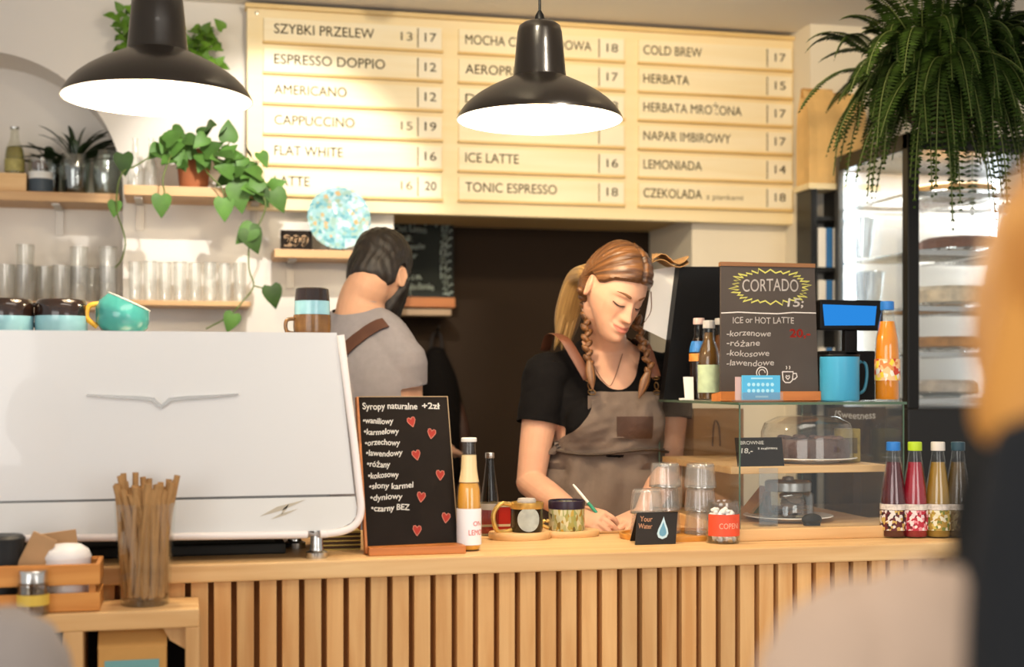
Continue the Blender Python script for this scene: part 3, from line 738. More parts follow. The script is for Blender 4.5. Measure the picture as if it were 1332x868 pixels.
# lower shelf of the case
_, p, r = plate(1025, 3.08, ZB, 58, 'white plate on the floor of the glass case')
t = thing('cookie_jar', 'glass jar with grey metal lid on the lower plate of the case', 'jar', p+Vector((0, 0, .0065)))
q = p+Vector((0, 0, .0065)); k = sc(q); b = MB(); b.shell([(30*k, 0), (33*k, .006), (33*k, 30*k), (28*k, 36*k)], .003, 40, q); b.build('glass_body', glass('jar_glass', (.97, .97, .96), .7, .04, .03), t)
b = MB(); b.lathe([(29*k, 35*k), (30*k, 36*k), (30*k, 46*k), (28*k, 48*k), (8*k, 49*k), (7*k, 53*k), (0, 54*k)], 40, q); b.build('lid', mat('lid_steel', '#9a9a97', .3, .8), t)
b = MB()
for i in range(14):
    a = i*2.4; rr = 18*k*(i % 3)/2; b.lathe([(0, 0), (9*k, 0), (10*k, 2*k), (8*k, 4*k), (0, 4.6*k)], 14, q+Vector((rr*math.cos(a), rr*math.sin(a), .004+2.0*k*i)), R=RX(random.uniform(-.5, .5)))
tag(b.build('cookies', mat('cookie', '#8a6a4c', .9, var=.25, vscale=60)), 'small round cookies heaped inside the lidded jar', 'cookies', None, 'stuff')
p = at(972, 3.14, ZB); k = sc(p)
b = MB(); b.prism([(-.035, 0), (.035, 0), (.030, .075)], lambda x, z, d: (p.x+.03+x, p.y+d, p.z+z), .06); t = thing('sandwich_wedge', 'triangular sandwich wrapped in kraft paper at the left of the case floor', 'sandwich', p)
b.build('wrapper', KRAFT, t); b = MB(); b.prism([(-.015, .012), (.024, .012), (.022, .055)], lambda x, z, d: (p.x+.03+x, p.y-.001+d, p.z+z), .001); b.build('filling_window', mat('salad_green', '#6b6a3a', .7, var=.4, vscale=60), t)
p = at(1000, 2.955, ZB); k = sc(p)
t = thing('sign_holder', 'clear acrylic sign holder standing inside the front of the case', 'sign holder', p); b = MB(); b.box((p.x-13*k, p.y, p.z), (p.x+13*k, p.y+.003, p.z+76*k)); b.box((p.x-13*k, p.y+.003, p.z), (p.x+13*k, p.y+.04, p.z+.003)); b.build('acrylic_plate', glass('acrylic', (.93, .95, .97), .6, .03, .12), t)
p = at(1056, 2.95, ZB); b = MB(); k = sc(p); b.ell(p+Vector((0, 0, 8*k)), (14*k, .012, 8*k)); b.box((p.x-10*k, p.y-.008, p.z), (p.x+10*k, p.y+.008, p.z+4*k), .001)
tag(b.build('rubber_stopper', mat('rubber_black', '#17150f', .6)), 'small black rubber stopper at the front of the case floor', 'stopper')
BL = P(1081, 606, 3.54); BR = P(1152, 606, 3.54); TL = P(1081, 529, 3.55)
fn, W, H = frame3(BL, BR, TL); t = thing('chalkboard_sign', 'small chalkboard on a pole reading Sweetness behind the glass case', 'chalkboard', (BL.x, BL.y, .92))
b = MB(); b.box((BL.x+W/2-.012, BL.y+.008, .932), (BL.x+W/2+.012, BL.y+.018, BL.z+.05)); b.build('pole', BLACKMET, t)
b = MB(); b.box((BL.x+W/2-.05, BL.y-.03, .92), (BL.x+W/2+.05, BL.y+.06, .932), .002); b.build('foot', BLACKMET, t)
b = MB(); b.prism([(0, 0), (W, 0), (W, H), (0, H)], lambda x, y, d: fn(x, y, -d), .006); cb = b.build('board', BOARD, t); b = MB(); write(b, '{Sweetness', lambda x, y: fn(x, y, .0006), W*.06, H*.80, H*.12, W*.75, wob=.08, bold=.02); b.build('chalk_lettering', CHALK, cb)
p = at(1102, 3.10, ZS0); k = sc(p); b = MB(); b.box((p.x-14*k, p.y-.02, p.z), (p.x+14*k, p.y+.02, p.z+44*k), .004); t = thing('snack_box', 'small mustard snack box in front of the Sweetness board', 'box', p); b.build('box_body', mat('mustard_card', '#8d7a3c', .6, var=.35, vscale=30), t)
b = MB(); b.box((p.x-9*k, p.y-.0206, p.z+12*k), (p.x+9*k, p.y-.0199, p.z+32*k)); b.build('label', mat('label_brown', '#5a4a2a', .6, var=.3, vscale=60), t)
t = thing('kraft_bag', 'kraft paper bag with a string handle behind the glass case left side', 'paper bag', at(925, 3.52, 0.92))
p = at(925, 3.52, .92); b = MB(); w0 = PX(962, 3.52)-PX(905, 3.52); zt = PZ(925, 532, 3.52)
b.box((p.x-w0*.4, p.y, .92), (p.x+w0*.75, p.y+.09, zt), .003); b.build('bag_body', KRAFT, t)
b = MB(); x = PX(932, 3.52); zz = PZ(930, 547, 3.52); b.tube([(x-.012, p.y-.002, zz-.07), (x-.010, p.y-.004, zz-.02), (x-.004, p.y-.004, zz), (x+.006, p.y-.004, zz-.02), (x+.010, p.y-.002, zz-.07)], .0022); b.build('string_handle', mat('twine_brown', '#5f3f22', .9), t)
b = MB(); b.box((1.345, 3.47, 0), (2.05, 3.66, .92), .004); tag(b.build('back_table', DARKWOOD), 'low dark wooden table behind the display case', 'table')

# ================================================================== things on top of the case
def tb(px, Y, ytop): p = at(px, Y, ZTP); return p, sc(p)
p, k = tb(922, 3.24, 418)
pf = [(0, 0), (13*k, 0), (14*k, 2*k), (14*k, 56*k), (12.5*k, 66*k), (7.5*k, 78*k), (6.5*k, 98*k), (7*k, 101*k)]
bottle('soda_bottle', 'clear bottle with pale green label and grey swing cap left of the CORTADO board', pf, 88*k, '#7d5a2e', 10*k, mat('cap_grey', '#b9b6b2', .4), [(10*k, 46*k, mat('label_green', '#b5c8a4', .6, var=.15, vscale=40), None)], p, 'bottles on the case', tint=(.86, .88, .86))
p, k = tb(909, 3.33, 418)
pf = [(0, 0), (12*k, 0), (12.5*k, 2*k), (12.5*k, 60*k), (11*k, 70*k), (7*k, 82*k), (6*k, 100*k), (6.5*k, 104*k)]
bottle('soda_bottle', 'dark bottle with blue and orange neck label behind the green-labelled one', pf, 80*k, '#3b2417', 8*k, mat('cap_pink', '#d8bdb5', .5), [(62*k, 76*k, mat('label_blue', '#2f74b8', .5, var=.35, vscale=50), None), (50*k, 60*k, mat('label_orange', '#d98b3f', .5, var=.3, vscale=50), None)], p, 'bottles on the case', tint=(.6, .55, .5))
p, k = tb(937, 3.33, 418)
bottle('soda_bottle', 'brown bottle with pale cap half hidden behind the CORTADO board', [(a, b_*1.0) for a, b_ in pf], 84*k, '#94683a', 8*k, mat('cap_grey', '#b9b6b2', .4), [], p, 'bottles on the case', tint=(.7, .6, .5))
p, k = tb(896, 3.30, 497)
t = thing('folded_card', 'small blank white folded card at the left end of the case top', 'card', p); b = MB(); b.prism([(-5*k, 0), (7*k, 0), (8*k, 30*k), (-6*k, 30*k)], lambda x, z, d: (p.x+x, p.y+d+z*.15, p.z+z), .0015); b.build('front_leaf', PAPER, t); b = MB(); b.box((p.x-14*k, p.y-.012, p.z), (p.x+2*k, p.y-.002, p.z+2.5*k)); b.build('foot_fold', PAPER, t)
BL = P(937.5, 525, 3.10); BR = P(1065, 525, 3.10); TL = P(938, 346, 3.135); BL.z = BR.z = ZTP
fn, W, H = frame3(BL, BR, TL)
t = thing('chalkboard_sign', 'CORTADO chalkboard with yellow burst standing on top of the display case', 'chalkboard', BL)
b = MB(); b.prism([(0, 0), (W, 0), (W*.965, H), (0, H)], lambda x, y, d: fn(x, y, -d), .008); brd = b.build('board', mat('chalkboard_grey', '#453d38', .8, var=.1, vscale=9), t)
b = MB(); b.prism([(-.002, H), (W*.968, H), (W*.968, H+.010), (-.002, H+.010)], lambda x, y, d: fn(x, y, .002-d), .014); b.build('top_rail', wood('rail_brown', '#7d5432', '#96683f', 'x'), t)
b = MB(); b.prism([(-.003, 0), (W+.002, 0), (W+.002, .022), (-.003, .022)], lambda x, y, d: fn(x, y, .008-d), .06); b.build('base_ledge', DARKWOOD, t)
b = MB(); p0 = fn(W*.5, H*.8, -.01); b.prism([(p0.y, p0.z), (p0.y+.012, p0.z), (p0.y+.14, ZTP), (p0.y+.125, ZTP)], lambda y, z, d: (p0.x+d, y, z), .02); b.build('rear_strut', DARKWOOD, t)
f2 = lambda x, y: fn(x, y, .0006); k = W/125.
def q_(px, py): return ((px-938)*k*(1-.0), H-(py-346)*H/179)
b = MB(); x, y = q_(965, 379); write(b, 'CORTADO', f2, x, y, 15*k, 72*k, wob=.05, bold=.005)
x, y = q_(1023, 399); write(b, '15;', f2, x, y, 10*k, 20*k, bold=.03, shear=.15)
ribbon(b, [q_(938, 409), q_(960, 407.5), q_(985, 408.5), q_(1010, 409), q_(1030, 407), q_(1060, 407.5)], 1.3*k, f2)
x, y = q_(953, 422); write(b, 'ICE or HOT LATTE', f2, x, y, 7.5*k, 78*k, wob=.06, bold=.012)
for i, (s_, wd) in enumerate((('-korzenowe', 56), ('-różane', 42), ('-kokosowe', 54), ('-lawendowe', 60))):
    x, y = q_(945, 439+i*13.5+(i == 3)*-1); write(b, s_, f2, x, y, 7*k, wd*k, wob=.1, shear=.12, bold=.02)
cx, cy = q_(1023, 492)
ribbon(b, [(cx+dx*k, cy+dy*k) for dx, dy in ((-7, 5), (-6, -5), (-3, -8), (3, -8), (6, -5), (7, 5), (-7, 5))], 1.4*k, f2)
ribbon(b, [(cx+dx*k, cy+dy*k) for dx, dy in ((7, 3), (11, 3), (12, -1), (9, -4), (6, -4))], 1.4*k, f2)
ribbon(b, [(cx+dx*k*.5, cy-1.5*k+dy*k*.5) for dx, dy in ((0, -6), (5, 0), (4, 4), (0, 2), (-4, 4), (-5, 0), (0, -6))], 1.2*k, f2)
ribbon(b, [(cx-2*k, cy+8*k), (cx-1*k, cy+10*k), (cx-2*k, cy+12*k)], 1*k, f2); ribbon(b, [(cx+2*k, cy+8*k), (cx+3*k, cy+10*k), (cx+2*k, cy+12*k)], 1*k, f2)
cx, cy = q_(990, 488); ribbon(b, [(cx+7*k*math.cos(a), cy+7*k*math.sin(a)) for a in [i*.35 for i in range(19)]], 1.2*k, f2); ribbon(b, [(cx+4*k*math.cos(a), cy+4*k*math.sin(a)) for a in [i*.5 for i in range(9)]], 1.0*k, f2)
b.build('chalk_lettering', mat('chalk_soft', '#d9d2cb', .95), brd)
b = MB(); cx, cy = q_(1001, 373); pts = []
for i in range(61):
    a = 2*math.pi*i/60; rr = 1 if i % 2 == 0 else 1.24+.08*math.sin(i*2.3)
    pts.append((cx+41*k*rr*math.copysign(abs(math.cos(a))**.8, math.cos(a)), cy+17*k*rr*math.copysign(abs(math.sin(a))**.9, math.sin(a))))
ribbon(b, pts, 1.8*k, f2); b.build('chalk_burst', mat('chalk_yellow', '#c9c565', .95), brd)['label'] = 'yellow jagged burst outline'
b = MB(); x, y = q_(1026, 440); write(b, '20,-', f2, x, y, 9.5*k, 26*k, bold=.05); b.build('chalk_price', mat('chalk_crimson', '#a82a1f', .95), brd)['label'] = 'red chalk price 20'
p, k = tb(990, 3.0, 490)
t = thing('card_holder', 'holder of sky blue loyalty cards in front of the CORTADO board', 'card holder', p)
b = MB(); b.box((p.x-26*k, p.y, p.z+2*k), (p.x+27*k, p.y+.006, p.z+34*k), .001); cd = b.build('blue_card', mat('card_blue', '#4fb0dc', .5), t)
b = MB()
for j in range(2):
    for i in range(6):
        x = p.x+(-17+i*6.5)*k; z = p.z+(22-j*8)*k; b.prism([(x+2.4*k*math.cos(a), z+2.4*k*math.sin(a)) for a in [q*.5236 for q in range(12)]], lambda x, z, d: (x, p.y-.0006+d, z), .0005)
b.box((p.x-14*k, p.y-.0006, p.z+29*k), (p.x+16*k, p.y-.0001, p.z+31*k)); b.box((p.x-8*k, p.y-.0006, p.z+5*k), (p.x+10*k, p.y-.0001, p.z+7.5*k)); b.build('stamp_dots', mat('card_pale', '#a8dcee', .5), cd)
b = MB(); b.box((p.x-34*k, p.y+.008, p.z+2*k), (p.x+18*k, p.y+.010, p.z+32*k)); b.build('rear_card', mat('card_rose', '#c9a6a0', .6), t)['label'] = 'rose coloured card behind'
b = MB(); b.box((p.x-36*k, p.y-.004, p.z), (p.x+30*k, p.y+.02, p.z+2*k)); b.box((p.x-28*k, p.y-.003, p.z+2*k), (p.x+30*k, p.y-.0015, p.z+12*k)); b.build('acrylic_stand', glass('acrylic', (.93, .95, .97), .6, .03, .12), t)
# till display
p, k = tb(1104, 3.19, 0)
t = thing('customer_display', 'black customer display with bright blue screen on a pole beside the CORTADO board', 'till display', p)
b = MB(); z0 = PZ(1104, 430, 3.19); z1 = PZ(1104, 391, 3.19); x0 = PX(1062, 3.19); x1 = PX(1144, 3.19)
b.box((x0, p.y-.02, z0), (x1, p.y+.015, z1), .004); cs = b.build('display_head', BLACKPLAS, t)
b = MB(); sx0, sx1 = PX(1070, 3.17), PX(1140, 3.17); b.prism([(sx0, PZ(1104, 396.5, 3.17)), (sx1, PZ(1104, 398, 3.17)), (PX(1137.5, 3.17), PZ(1104, 423, 3.17)), (PX(1072.5, 3.17), PZ(1104, 424, 3.17))], lambda x, z, d: (x, p.y-.0215+d, z), .001)
b.build('screen', emitter('screen_blue', '#2f8fe8', .95), cs)
b = MB(); b.box((PX(1097, 3.19), p.y-.01, p.z), (PX(1113, 3.19), p.y+.01, z0), .002); b.build('pole', BLACKPLAS, t)
b = MB(); b.box((PX(1064, 3.24), p.y-.01, p.z), (PX(1124, 3.24), p.y+.07, p.z+64*k), .004); b.build('base_box', BLACKPLAS, t)
p, k = tb(1092, 3.09, 0); 
t = thing('mug', 'straight turquoise enamel mug in front of the till display pole', 'mug', p)
b = MB(); b.shell([(24*k, 0), (25.3*k, 2*k), (25.3*k, 58*k)], .002, 40, p); b.build('cup_body', mat('enamel_turquoise', '#3f9dc4', .4), t)
b = MB(); b.lathe([(25.4*k, 57*k), (26*k, 58.5*k), (25.4*k, 60*k), (24.6*k, 58.5*k)], 40, p); b.build('rim', BLACKPLAS, t)['label'] = 'black rim'
b = MB(); b.tube([p+Vector((24*k, 0, 50*k)), p+Vector((36*k, 0, 49*k)), p+Vector((39*k, 0, 34*k)), p+Vector((35*k, 0, 14*k)), p+Vector((24*k, 0, 8*k))], 2.2*k); b.build('handle', mat('enamel_dark', '#2a6a80', .3), t)
p, k = tb(1154, 3.08, 0)
pf = [(0, 0), (15*k, 0), (16*k, 3*k), (16*k, 60*k), (14.8*k, 80*k), (11*k, 100*k), (7.6*k, 116*k), (7.2*k, 124*k), (7.8*k, 126*k)]
bottle('juice_bottle', 'orange juice bottle with blue cap on the right end of the display case', pf, 103*k, '#f0930f', 11*k, mat('cap_blue', '#2a78c8', .4), [(26*k, 54*k, print_mat('label_fruit', '#f0c08a', ['#c8402a', '#f2d23c', '#e6e2d2', '#d98a4a'], 110), None)], p, liqtrans=.1)
# till screen seen from behind
Y = 3.395
t = thing('till_monitor', 'large black till monitor seen from behind, between barista and bottles', 'monitor', at(905, Y, ZTP))
pts = [P(884, 347, Y), P(945, 347, Y), P(945, 523, Y), P(863, 523, Y)]; pts[2].z = pts[3].z = ZTP
b = MB(); b.prism([(q.x, q.z) for q in pts], lambda x, z, d: (x, Y+d, z), .035); b.build('housing', BLACKPLAS, t)
b = MB(); pts = [P(850, 351, Y+.04), P(884, 346, Y+.04), P(867, 443, Y+.04), P(836, 428, Y+.04)]; b.prism([(q.x, q.z) for q in pts], lambda x, z, d: (x, Y+.036+d, z), .0012); b.build('paper_sheet', PAPER, t)['label'] = 'white paper sheet taped to the edge'
b = MB(); g = []
zt = PZ(884, 347, Y)
for i in range(9):
    yy = Y-.01+i*.018
    g.append([(PX(848, yy)+.0125*j, yy, zt+.008+.010*math.sin(j*.8+i*.2)+.012*(i/8)) for j in range(9)])
b.sheet(g, .0015); g2 = [[(x, y, z+.012+.004*math.sin(x*90)) for x, y, z in r] for r in g]; b.sheet(g2, .0015)
tag(b.build('paper_bag', KRAFT), 'flat folded brown paper bag lying on top of the till monitor', 'paper bag')

# ---------------------------------------------------------------- four juice bottles at the right end
JB = (('juice_bottle', 'dark red juice bottle with blue cap at the right of the case', 1162, '#5f1820', mat('cap_blue', '#2a78c8', .4)),
      ('juice_bottle', 'bright red juice bottle with lime green cap in the right row', 1190, '#b01d33', mat('cap_lime', '#b4d22c', .4)),
      ('juice_bottle', 'yellow juice bottle with white cap in the right row', 1220, '#b08a34', mat('cap_white', '#dcd6cc', .4)),
      ('juice_bottle', 'brownish juice bottle with dark teal cap, rightmost of the row', 1246, '#6b5530', mat('cap_teal', '#2c4a58', .4)))
for (nm, lb, px, col, cp_) in JB:
    p = on(px, 699); k = sc(p)
    pf = [(0, 0), (16*k, 0), (17*k, 3*k), (16.8*k, 46*k), (15.2*k, 62*k), (12*k, 84*k), (9*k, 102*k), (7.5*k, 114*k), (7.5*k, 120*k), (8*k, 121*k)]
    bottle(nm, lb, pf, 98*k, col, 11*k, cp_, [(36.5*k, 44*k, mat('label_pale_band', '#cfc6bd', .6, var=.25, vscale=120), None), (10*k, 36*k, print_mat('label_print_'+col[1:], *{'#5f1820': ('#5a1a20', ['#d8d2cc', '#c2a45a', '#2a1416', '#d8d2cc']), '#b01d33': ('#b5243a', ['#e2c8cc', '#d98a92', '#7a1422', '#e8d8d4']), '#b08a34': ('#a98836', ['#d8d0b0', '#6f7a34', '#c9b45a', '#e0d8c0']), '#6b5530': ('#6b5530', ['#9a8a66', '#54462a', '#7a6a44', '#8a7c5a'])}[col], 150), None)], p, 'juice bottles in a row', liqtrans=.3)

# ================================================================== glass fridge
YF = 3.72; XF0 = PX(1181, YF); XF1 = XF0+.62
YFR = XF0*(CT - ST*(1086-666)/F)/(ST + CT*(1086-666)/F)
ZF1 = PZ(1186, 172, YF); ZF0 = PZ(1186, 532, YF)
t = thing('glass_fridge', 'tall glass cake fridge with black frame under the fern', 'fridge', (XF0, YF, 0))
b = MB(); b.box((XF0, YF, 0), (XF1, YFR, ZF0), .004); b.build('base_cabinet', mat('fridge_black', '#1b1a18', .4), t)
b = MB(); b.box((XF0, YF, ZF1-.05), (XF1, YFR, ZF1), .004); b.build('top_cabinet', mat('fridge_black', '#1b1a18', .4), t)
pw_ = PX(1196, YF)-XF0
b = MB(); b.box((XF0, YF, ZF0), (XF0+pw_, YF+.035, ZF1), .003); b.build('corner_post', BLACKMET, t)
b = MB(); b.box((XF1-.035, YF, ZF0), (XF1, YF+.035, ZF1), .003); b.build('corner_post', BLACKMET, t)
b = MB(); b.box((XF0-.002, YFR-.03, ZF0), (XF0+.018, YFR, ZF1), .003); b.build('rear_post', mat('frame_grey', '#5d5c58', .4, .4), t)
b = MB(); b.box((XF0+.003, YF+.035, ZF0), (XF0+.007, YFR-.03, ZF1-.05)); b.build('side_pane', PANE, t)
b = MB(); b.box((XF0+pw_, YF+.010, ZF0), (XF1-.035, YF+.015, ZF1-.05)); b.build('door_pane', PANE, t)
b = MB(); b.box((XF0+.02, YFR-.012, ZF0), (XF1, YFR-.002, ZF1-.05)); b.build('back_panel', mat('fridge_lining', '#efece4', .5), t)
b = MB(); b.box((XF0+.035, YFR-.045, ZF0+.02), (XF0+.05, YFR-.03, ZF1-.06)); b.build('light_tube', emitter('led_white', '#e8f4ff', 16), t)
b = MB(); b.box((XF1-.06, YFR-.045, ZF0+.02), (XF1-.045, YFR-.03, ZF1-.06)); b.build('light_tube', emitter('led_white', '#e8f4ff', 16), t)
lamp('AREA', 'fridge_fill', ((XF0+XF1)/2+.02, YF+.2, ZF1-.06), ((XF0+XF1)/2+.02, YF+.26, 0), 5, (1, .97, .92), .4, .2)  # added area fill under the fridge top, brightens the interior beyond the tubes
SHZ = []
for py in (262, 335, 405, 462, 520):
    z = PZ(1250, py, 3.9); SHZ.append(z); b = MB()
    for yy in np.linspace(YF+.03, YFR-.03, 14): b.tube([(XF0+.02, yy, z), (XF1-.02, yy, z)], .002, seg=6)
    for xx in (XF0+.02, XF0+.3, XF1-.02): b.tube([(xx, YF+.03, z-.004), (xx, YFR-.03, z-.004)], .0035, seg=6)
    b.box((XF0+.015, YF+.025, z-.009), (XF1-.015, YF+.03, z+.005)); b.build('wire_shelf', CHROME, t)
CK = (('bundt cake with brown glaze on the second fridge shelf', '#7a4a2e', 1, 1250, .13, .055), ('pale cream cake on the third fridge shelf', '#e5d5bb', 2, 1235, .12, .07), ('golden tart on the fourth fridge shelf', '#c08a4c', 3, 1230, .12, .05), ('white frosted cake on the lowest fridge shelf', '#d9cdbf', 4, 1225, .11, .055), ('golden flat cake on the top fridge shelf', '#b98a4a', 0, 1240, .13, .045))
for (lb, col, i, px, r, h) in CK:
    q = at(px, 3.93, SHZ[i]+.0065); ct = thing('cake', lb, 'cake', q, 'cakes in the fridge')
    b = MB(); b.lathe([(0, 0), (r*.5, 0), (r*.55, .006), (r*1.15, .014), (r*1.13, .017), (r*.5, .010), (0, .010)], 40, q); b.build('cake_plate', glass('plate_glass', (.9, .92, .92), .8, .08, .2), ct)
    b = MB(); b.lathe([(0, .012), (r*.92, .012), (r, .02), (r*.98, h*.8), (r*.85, h), (r*.25, h*1.02), (.02, h*.8), (0, h*.8)], 48, q, rib=lambda a, z: .03*math.cos(12*a)); b.build('cake_body', mat('cake_'+col[1:], col, .7, var=.2, vscale=30, bump=.3), ct)
for (lb, i, px) in (('clear plastic cup on the second fridge shelf near the side pane', 1, 1118), ('clear plastic cup on the third fridge shelf near the side pane', 2, 1130)):
    q = at(px, 4.0, SHZ[i]+.003); b = MB(); b.shell([(.035, 0), (.05, .12)], .002, 30, q); b.lathe([(.051, .118), (.053, .12), (.051, .123)], 30, q); tag(b.build('plastic_cup', glass('acrylic', (.93, .95, .97), .6, .03, .12)), lb, 'cup', 'cups in the fridge')

# ---------------------------------------------------------------- black bookshelf and kraft bags behind the fridge
x0 = PX(1055, 4.185); x1 = x0+.115; zt = PZ(1060, 238, 4.185)
t = thing('bookshelf', 'narrow black bookshelf with a pale top left of the fridge', 'shelf', (x0, 4.18, 0))
for (xa, xb) in ((x0, x0+.022), (x1-.022, x1)):
    b = MB(); b.box((xa, 4.185, 0), (xb, 4.295, zt-.02), .001); b.build('side_panel', BLACKMET, t)
b = MB(); b.box((x0-.01, 4.18, zt-.02), (x1+.13, 4.296, zt+.0), .002); b.build('top_board', PLY, t)
b = MB(); b.box((x0+.02, 4.285, 0), (x1-.02, 4.295, zt-.02)); b.build('back_board', mat('shelf_back', '#cfc9bd', .8), t)
lv = []
for py in (282, 348, 420, 500, 580):
    z = PZ(1070, py, 4.2); lv.append(z); b = MB(); b.box((x0+.02, 4.19, z-.014), (x1-.02, 4.285, z)); b.build('shelf_board', BLACKMET, t)
for i in (1, 2, 3):
    xx = x0+.03
    for j, (col, wd, nm) in enumerate((('#dfd8cb', .028, 'white'), ('#2f6fa8', .022, 'blue'), ('#e3ddd0', .018, 'ivory'))):
        hh = .12+.02*((i*7+j*3) % 3)/2; tt = thing('book', '%s book standing on the %s level of the black bookshelf' % (nm, ('', 'upper', 'middle', 'lower')[i]), 'book', (xx, 4.2, lv[i]), 'books in the black bookshelf')
        b = MB(); b.box((xx, 4.195, lv[i]), (xx+wd, 4.28, lv[i]+hh), .001); b.build('cover', mat('book_'+nm, col, .6), tt); b = MB(); b.box((xx+.003, 4.2, lv[i]+hh-.004), (xx+wd-.003, 4.278, lv[i]+hh+.0006)); b.build('pages', PAPER, tt); xx += wd+.002
for (px, lab, wd, yt, Yk) in ((1062, 'kraft paper bag standing on the bookshelf, left one under the fern', .10, 112, 4.188), (1098, 'kraft paper bag standing on the bookshelf, right one under the fern', .11, 118, 4.188)):
    p = at(px, Yk, zt+.001); h = PZ(px, yt, Yk)-zt; tt = thing('kraft_bag', lab, 'paper bag', p, 'kraft bags under the fern')
    b = MB(); hw = wd*.5; d = .10
    g = []
    lev = [(0, 1, 1), (h*.5, 1.0, 1.0), (h*.75, 1.04, .8), (h*.9, 1.06, .35), (h, 1.08, .12)]
    for z, a, c_ in lev:
        y0, y1 = p.y+d/2-d/2*c_, p.y+d/2+d/2*c_; w_ = hw*a; x_ = p.x+hw*.5
        g.append([(x_-w_, y0, p.z+z), (x_-w_*.4, y0+.003, p.z+z), (x_+w_*.3, y0-.002, p.z+z), (x_+w_, y0, p.z+z), (x_+w_*.92, (y0+y1)/2, p.z+z), (x_+w_, y1, p.z+z), (x_-w_, y1, p.z+z), (x_-w_*.92, (y0+y1)/2, p.z+z), (x_-w_, y0, p.z+z)])
    b.sheet(g, 0, smooth=False); b.build('bag_body', mat('kraft_bag_tan', '#e0b878', .85, var=.1, vscale=14, bump=.2, bscale=20), tt)
    b = MB(); b.box((p.x+hw*.5-hw*1.09, p.y+d*.42, p.z+h-.03), (p.x+hw*.5+hw*1.09, p.y+d*.58, p.z+h), .002); b.build('folded_top', mat('kraft_bag_dark', '#c08f50', .85, var=.1, vscale=14), tt)

# ================================================================== fern on the fridge
pc = at(1228, 3.52, 2.09)
t = thing('hanging_fern', 'large dark green fern with arching fronds hanging before the fridge', 'plant', pc)
b = MB(); b.shell([(.05, -.02), (.10, .01), (.125, .07), (.135, .125), (.14, .13)], .006, 32, pc); b.build('basket', mat('basket_brown', '#3a2a1c', .8, var=.1), t)
b = MB(); b.lathe([(0, .09), (.122, .095), (.06, .12), (0, .125)], 24, pc); b.build('soil', mat('soil', '#2b2018', .95), t)
for a in (0, 2.1, 4.2):
    b = MB(); b.tube([pc+Vector((.137*math.cos(a), .137*math.sin(a), .125)), pc+Vector((0, 0, ZCEIL-pc.z))], .0015, seg=6, sub=1); b.build('hanger_cord', BLACKMET, t)
rs = random.Random(11)
def frond(mb, base, az, L, lift, droop, wmax):
    d = Vector((math.cos(az), math.sin(az), 0)); n = 42; pts = []
    tw = rs.uniform(-.5, .5)
    for i in range(n+1):
        s_ = i/n; r_ = L*(.80*s_ - .32*s_*s_*droop); z = L*(lift*s_ - droop*s_*s_*1.05)
        pts.append(base + d*r_ + Vector((-d.y, d.x, 0))*(tw*.12*L*s_*s_) + Vector((0, 0, z)))
    mb.tube([p[:] for p in pts[::4]], .0018, seg=5, sub=2, mi=1)
    for i in range(2, n):
        s_ = i/n; p = pts[i]; tg = (pts[i+1]-pts[i-1]).normalized(); sd = tg.cross(Vector((0, 0, 1)))
        if sd.length < .2: sd = Vector((-d.y, d.x, 0))
        sd.normalize(); up = sd.cross(tg)
        w_ = wmax*(math.sin(math.pi*min(1, s_*.9+.1))**.7)*(1-.35*s_)
        hw = L/n*.43
        for sg in (1, -1):
            o = sd*sg*w_ + tg*w_*.22 - up*w_*(.12+.1*rs.random())
            mb.add([p, p+o*.35+tg*hw, p+o, p+o*.4-tg*hw], [[0, 1, 2, 3]], 0, False)
GREEN_F = mat('fern_green', '#263810', .7, var=.3, vscale=9, island=.4, spec=.15)
STEM = mat('fern_stem', '#4d5a28', .7)
b = MB()
for i in range(360):
    az = rs.uniform(0, 2*math.pi) if i < 130 else rs.uniform(-math.pi*1.05, math.pi*.05)
    L = rs.uniform(.30, .56); lift = rs.uniform(.1, 1.15); dr = rs.uniform(.5, 1.1)
    frond(b, pc+Vector((rs.uniform(-.11, .11), rs.uniform(-.11, .11), .12)), az, L, lift, dr, rs.uniform(.034, .054))
b.build('fronds', [GREEN_F, STEM], t)
# ================================================================== menu board
YB = 4.45
x0, x1 = PX(321, YB), PX(1050, YB); zb, ztp = 1.905, 2.553
m = thing('menu_board', 'large pale birch menu board with three columns of drink strips under the ceiling', 'menu board', (x0, YB, zb))
b = MB(); b.box((x0, YB-.012, zb), (x1, YB+.03, ztp), .003); b.build('backing', PLY, m)
b = MB(); b.box((x0-.006, YB-.03, ztp-.014), (x1+.006, YB+.03, ztp), .002); b.build('top_rail', wood('menu_rail', '#d9b878', '#e8cb92', 'x'), m)
INK = mat('menu_ink', '#5b4e38', .8); STRIP = wood('menu_strip_birch', '#f0dfb6', '#f6e9c8', 'x', .45); TILE = mat('price_tile', '#f3e8cc', .5); LEDGE = wood('menu_ledge', '#dcb873', '#e9cb8c', 'x', .5)
cols = [((343, 575), 357, 545, [('SZYBKI PRZELEW', 126, '13', '17'), ('ESPRESSO DOPPIO', 140, '', '12'), ('AMERICANO', 91, '', '12'), ('CAPPUCCINO', 101, '15', '19'), ('FLAT WHITE', 86, '', '16'), ('LATTE', 44, '16', '20')]),
        ((597, 812), 606, 781, [('MOCHA CZEKOLADOWA', 165, '', '18'), ('AEROPRESS', 84, '', '17'), ('DRIP', 42, '', '18'), ('', 0, '', ''), ('ICE LATTE', 69, '', '16'), ('TONIC ESPRESSO', 119, '', '18')]),
        ((831, 1030), 838, 1000, [('COLD BREW', 78, '', '17'), ('HERBATA', 61, '', '15'), ('HERBATA MROŻONA', 132, '', '17'), ('NAPAR IMBIROWY', 117, '', '17'), ('LEMONIADA', 78, '', '14'), ('CZEKOLADA', 78, '', '18')])]
